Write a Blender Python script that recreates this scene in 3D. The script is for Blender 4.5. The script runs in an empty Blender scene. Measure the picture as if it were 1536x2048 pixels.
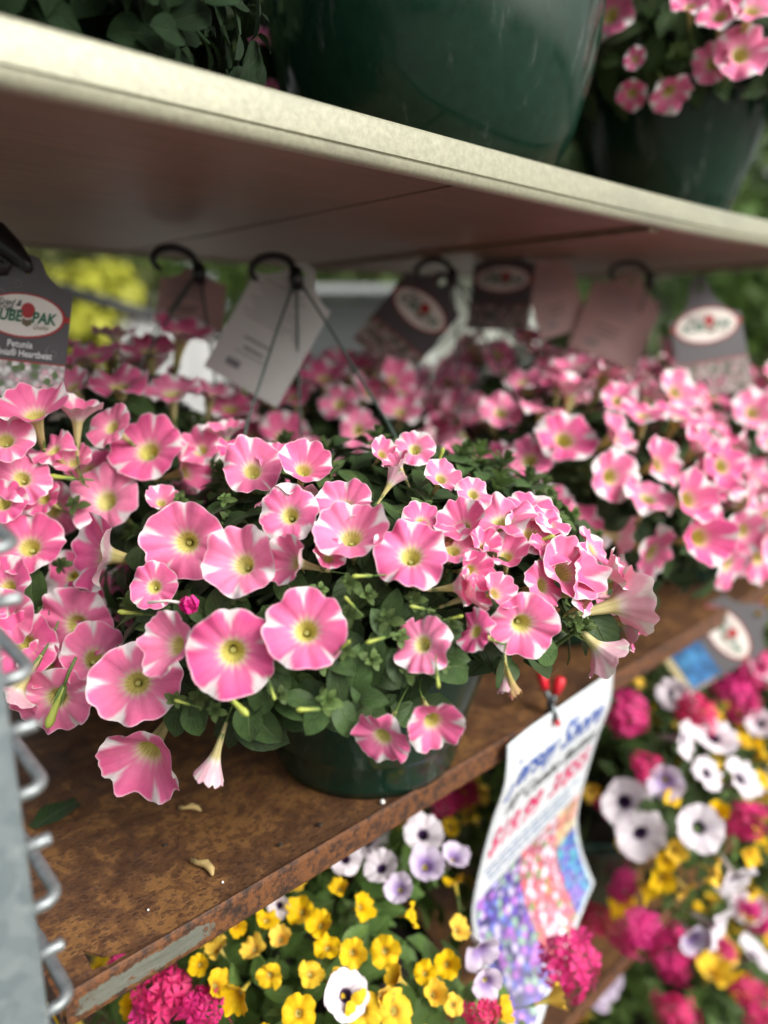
import bpy, math, random
import numpy as np
from mathutils import Vector, Matrix
from mathutils.geometry import tessellate_polygon
random.seed(7)
S = bpy.context.scene
COL = S.collection
R_ = math.radians

# ------------------------------------------------------------------ camera
FPX, CX, CY = 1450., 768., 1024.
CAM_H = .385
_p = math.atan(344/1450.); _t = R_(47.1)
Fh = Vector((math.cos(_t), math.sin(_t), 0))
RT = Vector((math.sin(_t), -math.cos(_t), 0))
UPW = Vector((0, 0, 1))
FW = Fh*math.cos(_p) - UPW*math.sin(_p)
VU = UPW*math.cos(_p) + Fh*math.sin(_p)
C0 = Vector((0, 0, CAM_H))
cd = bpy.data.cameras.new('camera'); cam = bpy.data.objects.new('camera', cd); COL.objects.link(cam)
m = Matrix.Identity(4)
for i in range(3):
    m[i][0], m[i][1], m[i][2], m[i][3] = RT[i], VU[i], -FW[i], C0[i]
cam.matrix_world = m
cd.sensor_fit = 'VERTICAL'; cd.sensor_height = 36; cd.sensor_width = 27
cd.lens = 36*FPX/2048
cd.clip_start = .02; cd.clip_end = 400
cd.dof.use_dof = True; cd.dof.focus_distance = .505; cd.dof.aperture_fstop = 25.5/12.5
S.camera = cam

# ------------------------------------------------------------------ light
SUN_EL, SUN_AZ = R_(38), R_(165)        # azimuth measured clockwise from +Y
w = bpy.data.worlds.new('World'); S.world = w; w.use_nodes = True
nt = w.node_tree; nt.nodes.clear()
sky = nt.nodes.new('ShaderNodeTexSky'); sky.sky_type = 'NISHITA'; sky.sun_disc = False
sky.sun_elevation = SUN_EL; sky.sun_rotation = SUN_AZ
sky.air_density = 1.0; sky.dust_density = 6; sky.ozone_density = .6
hs = nt.nodes.new('ShaderNodeHueSaturation'); hs.inputs['Saturation'].default_value = .25
bg = nt.nodes.new('ShaderNodeBackground'); bg.inputs[1].default_value = .11
wo = nt.nodes.new('ShaderNodeOutputWorld')
nt.links.new(sky.outputs[0], hs.inputs['Color']); nt.links.new(hs.outputs[0], bg.inputs[0]); nt.links.new(bg.outputs[0], wo.inputs[0])
sd = bpy.data.lights.new('sun', 'SUN'); sun = bpy.data.objects.new('sun', sd); COL.objects.link(sun)
sd.energy = 1.5; sd.angle = R_(35); sd.color = (1, .965, .91)
sdir = Vector((math.sin(SUN_AZ)*math.cos(SUN_EL), math.cos(SUN_AZ)*math.cos(SUN_EL), math.sin(SUN_EL)))
sun.rotation_euler = sdir.to_track_quat('Z', 'Y').to_euler(); sun.location = (0, -2, 4)
S.view_settings.view_transform = 'Standard'; S.view_settings.look = 'None'
S.view_settings.exposure = .82; S.view_settings.gamma = 1
S.cycles.max_bounces = 8; S.cycles.diffuse_bounces = 4; S.cycles.transmission_bounces = 4
S.cycles.use_denoising = True

# ------------------------------------------------------------------ helpers
def ray(x, y): return FW + RT*((x-CX)/FPX) - VU*((y-CY)/FPX)
def at(x, y, t): return C0 + ray(x, y)*t
def atz(x, y, z):
    r = ray(x, y); return C0 + r*((z-CAM_H)/r.z)
def facing(a, b, c): return (RT*a + VU*b - FW*c).normalized()

def mesh(name, verts, faces, mat=None, smooth=True):
    me = bpy.data.meshes.new(name); me.from_pydata([tuple(v) for v in verts], [], faces); me.update()
    if smooth: me.polygons.foreach_set('use_smooth', [True]*len(me.polygons))
    if mat: me.materials.append(mat)
    return me
def obj(name, me, parent=None, loc=None, mw=None):
    o = bpy.data.objects.new(name, me); COL.objects.link(o)
    if parent: o.parent = parent
    if mw is not None: o.matrix_local = mw
    elif loc is not None: o.location = loc
    return o
def thing(name, label, cat, loc=(0, 0, 0), group=None, me=None):
    o = bpy.data.objects.new(name, me); COL.objects.link(o); o.location = loc
    o['label'] = label; o['category'] = cat
    if group: o['group'] = group
    return o
class MB:
    def __init__(s): s.v = []; s.f = []
    def add(s, v, f):
        n = len(s.v); s.v += [tuple(a) for a in v]; s.f += [tuple(i+n for i in q) for q in f]; return s
    def box(s, a, b):
        (x0, y0, z0), (x1, y1, z1) = a, b
        return s.add([(x0,y0,z0),(x1,y0,z0),(x1,y1,z0),(x0,y1,z0),(x0,y0,z1),(x1,y0,z1),(x1,y1,z1),(x0,y1,z1)],
              [(0,3,2,1),(4,5,6,7),(0,1,5,4),(1,2,6,5),(2,3,7,6),(3,0,4,7)])
    def tube(s, pts, r, n=8, caps=True):
        pts = [Vector(p) for p in pts]; rs = r if isinstance(r, (list, tuple)) else [r]*len(pts)
        prev = None; V = []; Fc = []
        for i, p in enumerate(pts):
            t = (pts[min(i+1, len(pts)-1)] - pts[max(i-1, 0)]).normalized()
            if prev is None:
                a = Vector((0, 0, 1)) if abs(t.z) < .9 else Vector((1, 0, 0)); prev = t.cross(a).normalized()
            prev = (prev - t*prev.dot(t)).normalized(); b = t.cross(prev)
            for k in range(n):
                an = 2*math.pi*k/n; V.append(p + (prev*math.cos(an) + b*math.sin(an))*rs[i])
        for i in range(len(pts)-1):
            for k in range(n):
                Fc.append((i*n+k, i*n+(k+1) % n, (i+1)*n+(k+1) % n, (i+1)*n+k))
        if caps: Fc += [tuple(range(n-1, -1, -1)), tuple(range((len(pts)-1)*n, len(pts)*n))]
        return s.add(V, Fc)
    def lathe(s, prof, n=48, c=(0, 0)):
        V = []; Fc = []
        for r, z in prof:
            for k in range(n): V.append((c[0]+r*math.cos(2*math.pi*k/n), c[1]+r*math.sin(2*math.pi*k/n), z))
        for i in range(len(prof)-1):
            for k in range(n): Fc.append((i*n+k, i*n+(k+1) % n, (i+1)*n+(k+1) % n, (i+1)*n+k))
        return s.add(V, Fc)
    def plate(s, loops, z0, z1):
        """polygon (first loop) with holes, extruded from z0 to z1"""
        tri = tessellate_polygon([[Vector((x, y, 0)) for x, y in l] for l in loops])
        flat = [p for l in loops for p in l]; n = len(flat)
        V = [(x, y, z1) for x, y in flat] + [(x, y, z0) for x, y in flat]; Fc = []
        for a, b, c in tri:
            A, B, D = flat[a], flat[b], flat[c]
            if (B[0]-A[0])*(D[1]-A[1]) - (B[1]-A[1])*(D[0]-A[0]) < 0: b, c = c, b
            Fc += [(a, b, c), (n+a, n+c, n+b)]
        o = 0
        for l in loops:
            for i in range(len(l)):
                a, b = o+i, o+(i+1) % len(l); Fc.append((a, b, n+b, n+a))
            o += len(l)
        return s.add(V, Fc)
    def me(s, name, mat=None, smooth=False): return mesh(name, s.v, s.f, mat, smooth)

def basis(z, x=None, roll=0.):
    z = z.normalized(); x = x or (Vector((0, 0, 1)) if abs(z.z) < .95 else Vector((1, 0, 0)))
    y = (x - z*x.dot(z)).normalized(); xx = y.cross(z)
    M = Matrix((xx, y, z)).transposed()
    return (M @ Matrix.Rotation(roll, 3, 'Z')).to_4x4()
def xform(loc, rot4, sc): return Matrix.Translation(loc) @ rot4 @ Matrix.Diagonal((sc, sc, sc, 1) if not isinstance(sc, tuple) else (*sc, 1))

# ------------------------------------------------------------------ materials
def new_mat(name):
    ma = bpy.data.materials.new(name); ma.use_nodes = True; n = ma.node_tree
    return ma, n, n.nodes['Principled BSDF'], n.nodes['Material Output']
def node(n, t, **kw):
    a = n.nodes.new(t)
    for k, v in kw.items():
        if k.startswith('i_'):
            key = k[2:]; key = int(key) if key.isdigit() else key.replace('_', ' ')
            a.inputs[key].default_value = v
        else: setattr(a, k, v)
    return a
def ramp(n, fac, stops, interp='LINEAR'):
    r = n.nodes.new('ShaderNodeValToRGB'); r.color_ramp.interpolation = interp
    e = r.color_ramp.elements
    while len(e) < len(stops): e.new(.5)
    for k, (p, c) in zip(e, stops): k.position = p; k.color = (*c, 1) if len(c) == 3 else c
    n.links.new(fac, r.inputs[0]); return r.outputs[0]
def mix(n, fac, a, b, mode='MIX'):
    x = n.nodes.new('ShaderNodeMix'); x.data_type = 'RGBA'; x.blend_type = mode
    for s, v in ((x.inputs[0], fac), (x.inputs[6], a), (x.inputs[7], b)):
        if hasattr(v, 'links'): n.links.new(v, s)
        else: s.default_value = v if isinstance(v, float) else (*v, 1)
    return x.outputs[2]
def noise(n, scale, detail=5, rough=.55, vec=None, dist=0):
    a = node(n, 'ShaderNodeTexNoise', i_Scale=scale, i_Detail=detail, i_Roughness=rough, i_Distortion=dist)
    if vec: n.links.new(vec, a.inputs['Vector'])
    return a.outputs[0]
def bump(n, h, bsdf, strength=.3, dist=.002):
    b = node(n, 'ShaderNodeBump', i_Strength=strength, i_Distance=dist); n.links.new(h, b.inputs['Height'])
    n.links.new(b.outputs[0], bsdf.inputs['Normal'])
def half(n, s_, k):
    a = node(n, 'ShaderNodeMath', operation='MULTIPLY'); n.links.new(s_, a.inputs[0]); a.inputs[1].default_value = k; return a.outputs[0]
def objcoord(n, scale=None):
    tc = n.nodes.new('ShaderNodeTexCoord')
    if scale is None: return tc.outputs['Object']
    mp = node(n, 'ShaderNodeMapping'); mp.inputs['Scale'].default_value = scale
    n.links.new(tc.outputs['Object'], mp.inputs[0]); return mp.outputs[0]
def plain(name, col, rough=.5, metal=0., var=.12, scale=60, bmp=0.):
    ma, n, b, o = new_mat(name); v = objcoord(n)
    no = noise(n, scale, vec=v)
    c = ramp(n, no, [(.25, tuple(x*(1-var) for x in col)), (.75, tuple(min(1, x*(1+var)) for x in col))])
    n.links.new(c, b.inputs['Base Color']); b.inputs['Roughness'].default_value = rough; b.inputs['Metallic'].default_value = metal
    if bmp: bump(n, no, b, bmp)
    return ma
def thin(n, b, o, colsock, amount):
    tr = n.nodes.new('ShaderNodeBsdfTranslucent'); mx = n.nodes.new('ShaderNodeMixShader'); mx.inputs[0].default_value = amount
    n.links.new(colsock, tr.inputs[0]); n.links.new(b.outputs[0], mx.inputs[1]); n.links.new(tr.outputs[0], mx.inputs[2])
    n.links.new(mx.outputs[0], o.inputs[0])

def petal_mat(name, vein=(.55, .16, .28)):
    ma, n, b, o = new_mat(name)
    at_ = node(n, 'ShaderNodeAttribute', attribute_name='pig'); uv = node(n, 'ShaderNodeUVMap', uv_map='uv')
    sep = n.nodes.new('ShaderNodeSeparateXYZ'); n.links.new(uv.outputs[0], sep.inputs[0])
    oi = n.nodes.new('ShaderNodeObjectInfo')
    # fine veins run from the throat to the rim
    mp = node(n, 'ShaderNodeMapping'); mp.inputs['Scale'].default_value = (55, 2.2, 1); n.links.new(uv.outputs[0], mp.inputs[0])
    vn = noise(n, 1.0, 3, .6, mp.outputs[0], .6)
    blotch = noise(n, 3.2, 4, .6, objcoord(n))
    vfac = ramp(n, vn, [(.36, (.24,)*3), (.5, (0,)*3)])
    c1 = mix(n, vfac, at_.outputs['Color'], mix(n, 1.0, at_.outputs['Color'], (.80, .60, .68), 'MULTIPLY'))
    c2 = mix(n, 1.0, c1, ramp(n, blotch, [(.25, (.90, .84, .87)), (.7, (1.05, 1.03, 1.04))]), 'MULTIPLY')
    hsv = n.nodes.new('ShaderNodeHueSaturation'); n.links.new(c2, hsv.inputs['Color'])
    mr = node(n, 'ShaderNodeMapRange'); mr.inputs[3].default_value = .90; mr.inputs[4].default_value = 1.08; n.links.new(oi.outputs['Random'], mr.inputs[0]); n.links.new(mr.outputs[0], hsv.inputs['Saturation'])
    mr2 = node(n, 'ShaderNodeMapRange'); mr2.inputs[3].default_value = 1.06; mr2.inputs[4].default_value = .94; n.links.new(oi.outputs['Random'], mr2.inputs[0]); n.links.new(mr2.outputs[0], hsv.inputs['Value'])
    n.links.new(hsv.outputs[0], b.inputs['Base Color']); b.inputs['Roughness'].default_value = .62
    b.inputs['Specular IOR Level'].default_value = .25
    b.inputs['Sheen Weight'].default_value = .06
    bump(n, vn, b, .14, .003); thin(n, b, o, hsv.outputs[0], .3)
    return ma
def leaf_mat(name, c0, c1, vein, trans=.22, rough=.5):
    ma, n, b, o = new_mat(name); uv = node(n, 'ShaderNodeUVMap', uv_map='uv')
    sep = n.nodes.new('ShaderNodeSeparateXYZ'); n.links.new(uv.outputs[0], sep.inputs[0])
    oi = n.nodes.new('ShaderNodeObjectInfo')
    no = noise(n, 4, 5, .6, objcoord(n))
    c = ramp(n, no, [(.3, c0), (.72, c1)])
    ax = node(n, 'ShaderNodeMath', operation='SUBTRACT'); n.links.new(sep.outputs[0], ax.inputs[0]); ax.inputs[1].default_value = .5
    ab = node(n, 'ShaderNodeMath', operation='ABSOLUTE'); n.links.new(ax.outputs[0], ab.inputs[0])
    mid = ramp(n, ab.outputs[0], [(.0, (.8,)*3), (.035, (0,)*3)])
    # side veins: slanted stripes v - .8|u|
    ml = node(n, 'ShaderNodeMath', operation='MULTIPLY'); n.links.new(ab.outputs[0], ml.inputs[0]); ml.inputs[1].default_value = .75
    sb = node(n, 'ShaderNodeMath', operation='SUBTRACT'); n.links.new(sep.outputs[1], sb.inputs[0]); n.links.new(ml.outputs[0], sb.inputs[1])
    mu = node(n, 'ShaderNodeMath', operation='MULTIPLY'); n.links.new(sb.outputs[0], mu.inputs[0]); mu.inputs[1].default_value = 44
    sn = node(n, 'ShaderNodeMath', operation='SINE'); n.links.new(mu.outputs[0], sn.inputs[0])
    sv = ramp(n, sn.outputs[0], [(.9, (0,)*3), (1, (.35,)*3)])
    ve = mix(n, 1.0, mid, sv, 'ADD')
    c = mix(n, ve, c, vein)
    hsv = n.nodes.new('ShaderNodeHueSaturation'); n.links.new(c, hsv.inputs['Color'])
    mr = node(n, 'ShaderNodeMapRange'); mr.inputs[3].default_value = .6; mr.inputs[4].default_value = 1.45; n.links.new(oi.outputs['Random'], mr.inputs[0]); n.links.new(mr.outputs[0], hsv.inputs['Value'])
    n.links.new(hsv.outputs[0], b.inputs['Base Color']); b.inputs['Roughness'].default_value = rough
    b.inputs['Specular IOR Level'].default_value = .3; b.inputs['Sheen Weight'].default_value = .05
    bump(n, ve, b, .5, -.012); thin(n, b, o, hsv.outputs[0], trans)
    return ma
def print_mat(name, scale, cols):
    """a printed flower photograph: coloured petals-like cells"""
    ma, n, b, o = new_mat(name); vo = node(n, 'ShaderNodeTexVoronoi', i_Scale=scale); n.links.new(objcoord(n), vo.inputs[0])
    sp = n.nodes.new('ShaderNodeSeparateColor'); n.links.new(vo.outputs['Color'], sp.inputs[0])
    k = len(cols); c = ramp(n, sp.outputs[0], [(i/k, q) for i, q in enumerate(cols)], 'CONSTANT')
    c = mix(n, ramp(n, vo.outputs['Distance'], [(.35, (0,)*3), (.7, (.7,)*3)]), c, tuple(x*.35 for x in cols[0]))
    n.links.new(c, b.inputs['Base Color']); b.inputs['Roughness'].default_value = .35
    return ma

PINK = (.84, .20, .375); WHITE = (.90, .88, .86)
M = {}
M['petal'] = petal_mat('petal')
M['leaf'] = leaf_mat('petunia_leaf', (.027, .062, .016), (.066, .118, .034), (.13, .19, .075))
M['shade_tinted_leaf'] = leaf_mat('shade_tinted_leaf', (.006, .016, .006), (.014, .031, .011), (.03, .05, .02), .15, .75)  # leaf green darkened to paint in shade at the upper shelf's post end
M['shade_tinted_leaf'].node_tree.nodes['Principled BSDF'].inputs['Specular IOR Level'].default_value = .08
M['shoot'] = leaf_mat('young_leaf', (.075, .135, .034), (.140, .205, .062), (.20, .28, .10), .28)
M['combo_leaf'] = leaf_mat('combo_leaf', (.055, .115, .022), (.12, .20, .04), (.17, .25, .08), .25)
M['calyx'] = plain('calyx', (.10, .17, .035), .55, var=.3, scale=400)
M['bud'] = plain('bud', (.36, .42, .07), .5, var=.25, scale=300)
M['anther'] = plain('anther', (.62, .60, .22), .7)
M['soil'] = plain('soil', (.03, .021, .015), .95, var=.5, scale=200, bmp=.6)
M['black'] = plain('black_plastic', (.008, .008, .009), .38)
M['wire'] = plain('green_wire', (.045, .075, .062), .4)
M['tag_grey'] = plain('tag_grey', (.085, .078, .082), .42, var=.06)
M['tag_back'] = plain('tag_back', (.55, .53, .51), .5, var=.03)
M['tag_pink'] = plain('tag_paper', (.42, .26, .24), .5, var=.05)
M['cream'] = plain('cream_print', (.72, .68, .62), .45, var=.03)
M['red'] = plain('red_print', (.36, .022, .022), .45)
M['green_print'] = plain('green_print', (.01, .12, .055), .45)
M['brown_print'] = plain('brown_print', (.13, .10, .05), .45)
M['grey_line'] = plain('grey_line', (.19, .18, .185), .45)
M['white_print'] = plain('white_print', (.75, .75, .75), .45, var=.02)
M['black_print'] = plain('black_print', (.015, .015, .018), .45)
M['blue_print'] = plain('blue_print', (.012, .075, .36), .45)
M['pink_print'] = plain('pink_print', (.60, .012, .12), .45)
M['pale_blue_print'] = plain('pale_blue_print', (.10, .19, .34), .45)
M['sign'] = plain('sign_card', (.60, .645, .665), .35, var=.015, scale=8)
M['ph_pink'] = print_mat('print_pink', 120, [(.62, .22, .30), (.75, .55, .62), (.16, .30, .09), (.70, .12, .12), (.72, .66, .75), (.45, .10, .16)])
M['ph_purple'] = print_mat('print_purple', 115, [(.12, .07, .40), (.55, .50, .72), (.04, .05, .12), (.42, .16, .55), (.25, .40, .30), (.16, .20, .60)])
M['ph_blue'] = print_mat('print_blue', 150, [(.08, .12, .45), (.10, .30, .50), (.25, .16, .50), (.10, .42, .46)])
M['ph_peach'] = print_mat('print_peach', 80, [(.75, .38, .25), (.78, .60, .30), (.70, .30, .26), (.60, .55, .35)])
M['ph_white'] = print_mat('print_white', 190, [(.62, .60, .58), (.66, .40, .46), (.70, .68, .66), (.10, .16, .05), (.60, .50, .50)])
M['ph_dim'] = print_mat('print_dim', 150, [(.30, .24, .22), (.36, .20, .22), (.40, .36, .33), (.09, .11, .06), (.34, .27, .25)])
M['ph_sky'] = print_mat('print_sky', 60, [(.03, .17, .42), (.05, .25, .50), (.04, .20, .46)])
M['sand_print'] = plain('sand_print', (.50, .42, .22), .4)
M['redtip'] = plain('red_rubber', (.62, .015, .03), .35)
M['steel'] = plain('dark_steel', (.16, .18, .19), .3, .8)
M['dry'] = plain('dry_petal', (.42, .30, .12), .7, var=.35, scale=150)
M['perlite'] = plain('perlite', (.8, .78, .74), .8)
M['magenta'] = plain('magenta_petal', (.58, .008, .20), .6, var=.25, scale=200)

# glossy green nursery pot with dull water marks; pale streaks double as painted highlights
def pot_mat():
    ma, n, b, o = new_mat('pot_plastic'); v = objcoord(n, (24, 24, 2.6))
    st = noise(n, 1.6, 6, .65, v); fine = noise(n, 90, 4, .6, objcoord(n))
    dust_glint = ramp(n, st, [(.57, (0,)*3), (.72, (.5,)*3)])
    base = ramp(n, fine, [(.3, (.006, .024, .0135)), (.7, (.009, .034, .020))])
    c = mix(n, dust_glint, base, (.13, .155, .135))
    n.links.new(c, b.inputs['Base Color'])
    n.links.new(ramp(n, st, [(.4, (.09,)*3), (.75, (.36,)*3)]), b.inputs['Roughness'])
    b.inputs['Specular IOR Level'].default_value = .38
    bump(n, noise(n, 5, 2, .5, objcoord(n)), b, .12, .01); return ma
M['pot'] = pot_mat()

def rust_mat(name, top=True):
    ma, n, b, o = new_mat(name); v = objcoord(n)
    vs = objcoord(n, (1, 1.25, 1))
    big = noise(n, 8, 5, .6, vs, .4); mid = noise(n, 62, 6, .7, v, .5); fine = noise(n, 420, 4, .6, v)
    grain = noise(n, 150, 6, .7, v)
    if top:
        sm = node(n, 'ShaderNodeMath', operation='ADD'); n.links.new(big, sm.inputs[0])
        m2 = node(n, 'ShaderNodeMath', operation='MULTIPLY'); n.links.new(mid, m2.inputs[0]); m2.inputs[1].default_value = .85; n.links.new(m2.outputs[0], sm.inputs[1])
        c = ramp(n, sm.outputs[0], [(.66, (.055, .026, .014)), (.82, (.088, .042, .020)), (.94, (.130, .060, .024)), (1.0, (.205, .098, .032))])
        vo = node(n, 'ShaderNodeTexVoronoi', i_Scale=210.); n.links.new(vs, vo.inputs[0])
        sp = n.nodes.new('ShaderNodeSeparateColor'); n.links.new(vo.outputs['Color'], sp.inputs[0])
        d = node(n, 'ShaderNodeMath', operation='DIVIDE'); n.links.new(vo.outputs['Distance'], d.inputs[0]); n.links.new(sp.outputs[0], d.inputs[1])
        spot = ramp(n, d.outputs[0], [(.30, (.65,)*3), (.46, (.95,)*3), (.72, (0,)*3)])
        c = mix(n, half(n, spot, .72), c, (.060, .027, .016))
        c = mix(n, 1.0, c, ramp(n, fine, [(.3, (.75,)*3), (.7, (1.2,)*3)]), 'MULTIPLY')
        n.links.new(ramp(n, mid, [(.35, (.42,)*3), (.7, (.68,)*3)]), b.inputs['Roughness'])
        bump(n, mix(n, .5, spot, grain), b, .6, .0012)
    else:
        c = ramp(n, grain, [(.36, (.022, .011, .007)), (.47, (.070, .028, .012)), (.58, (.165, .060, .016)), (.68, (.048, .026, .016))])
        # patch of bare grey-green metal where the coat is rubbed off near the end of the lip
        sx = n.nodes.new('ShaderNodeSeparateXYZ'); n.links.new(v, sx.inputs[0])
        def band(sock, lo, hi, soft):
            a = node(n, 'ShaderNodeMapRange', interpolation_type='SMOOTHSTEP'); n.links.new(sock, a.inputs[0]); a.inputs[1].default_value = lo; a.inputs[2].default_value = lo+soft
            c_ = node(n, 'ShaderNodeMapRange', interpolation_type='SMOOTHSTEP'); n.links.new(sock, c_.inputs[0]); c_.inputs[1].default_value = hi; c_.inputs[2].default_value = hi-soft
            k = node(n, 'ShaderNodeMath', operation='MULTIPLY'); n.links.new(a.outputs[0], k.inputs[0]); n.links.new(c_.outputs[0], k.inputs[1]); return k.outputs[0]
        k = node(n, 'ShaderNodeMath', operation='MULTIPLY'); n.links.new(band(sx.outputs[0], .090, .218, .03), k.inputs[0]); n.links.new(band(sx.outputs[2], -.0225, .001, .008), k.inputs[1])
        ad = node(n, 'ShaderNodeMath', operation='MULTIPLY_ADD'); n.links.new(noise(n, 95, 8, .8, v), ad.inputs[0]); ad.inputs[1].default_value = 2.2; n.links.new(k.outputs[0], ad.inputs[2])
        mask = ramp(n, half(n, ad.outputs[0], 1/1.95), [(.92, (0,)*3), (.97, (1,)*3)])
        gm = ramp(n, noise(n, 260, 4, .7, objcoord(n, (.15, 1, 1))), [(.3, (.085, .09, .07)), (.7, (.145, .15, .12))])
        c = mix(n, mask, c, gm)
        b.inputs['Roughness'].default_value = .6; bump(n, grain, b, .7, .001)
    n.links.new(c, b.inputs['Base Color']); return ma
M['rust'] = rust_mat('rusty_sheet'); M['rustlip'] = rust_mat('rusty_lip', False)

def galv_mat():
    ma, n, b, o = new_mat('galvanised'); v = objcoord(n)
    vo = node(n, 'ShaderNodeTexVoronoi', i_Scale=120.); n.links.new(v, vo.inputs[0])
    sp = n.nodes.new('ShaderNodeSeparateColor'); n.links.new(vo.outputs['Color'], sp.inputs[0])
    no = noise(n, 55, 6, .7, v)
    c = ramp(n, sp.outputs[0], [(0, (.17, .215, .225)), (1, (.25, .295, .30))])
    c = mix(n, ramp(n, no, [(.56, (0,)*3), (.70, (.55,)*3)]), c, (.44, .47, .47))
    dk = noise(n, 130, 5, .7, v)
    c = mix(n, ramp(n, dk, [(.26, (.9,)*3), (.36, (0,)*3)]), c, (.09, .09, .09))
    n.links.new(c, b.inputs['Base Color']); b.inputs['Metallic'].default_value = .45; b.inputs['Roughness'].default_value = .5
    bump(n, no, b, .25, .0008); return ma
M['galv'] = galv_mat()
M['rod'] = plain('zinc_rod', (.25, .275, .28), .42, .6, var=.3, scale=160, bmp=.15)
def fascia_mat():
    ma, n, b, o = new_mat('fascia_cream'); v = objcoord(n)
    f = noise(n, 240, 6, .75, v); g = noise(n, 22, 5, .65, objcoord(n, (.35, 1, 1)))
    c = ramp(n, f, [(.3, (.22, .22, .155)), (.55, (.31, .31, .22)), (.75, (.37, .37, .27))])
    c = mix(n, ramp(n, g, [(.48, (0,)*3), (.70, (.75,)*3)]), c, (.22, .22, .165))
    s = noise(n, 34, 6, .8, objcoord(n, (.8, 6, 6)), 1.5)
    c = mix(n, ramp(n, s, [(.31, (.85,)*3), (.37, (0,)*3)]), c, (.09, .09, .075))
    n.links.new(c, b.inputs['Base Color']); b.inputs['Roughness'].default_value = .42; b.inputs['Metallic'].default_value = .15
    bump(n, f, b, .2, .0006); return ma
M['fascia'] = fascia_mat()
def ply_mat():
    ma, n, b, o = new_mat('brown_board'); v = objcoord(n, (3, 40, 3))
    f = noise(n, 3, 6, .65, v, .6); g = noise(n, 7, 4, .6, objcoord(n))
    c = ramp(n, f, [(.3, (.11, .072, .040)), (.7, (.17, .115, .064))])
    c = mix(n, ramp(n, g, [(.4, (0,)*3), (.75, (.6,)*3)]), c, (.23, .155, .085))
    n.links.new(c, b.inputs['Base Color']); b.inputs['Roughness'].default_value = .5; bump(n, f, b, .15, .001); return ma
M['ply'] = ply_mat()
def ground_mat():
    ma, n, b, o = new_mat('gravel_yard'); v = objcoord(n)
    a = noise(n, 3, 6, .6, v); vo = node(n, 'ShaderNodeTexVoronoi', i_Scale=45.); n.links.new(v, vo.inputs[0])
    c = mix(n, .5, ramp(n, a, [(.3, (.13, .12, .10)), (.7, (.22, .21, .19))]), vo.outputs['Color'], 'SOFT_LIGHT')
    n.links.new(c, b.inputs['Base Color']); b.inputs['Roughness'].default_value = .9; bump(n, vo.outputs['Distance'], b, .6, .02); return ma
M['ground'] = ground_mat()

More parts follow.
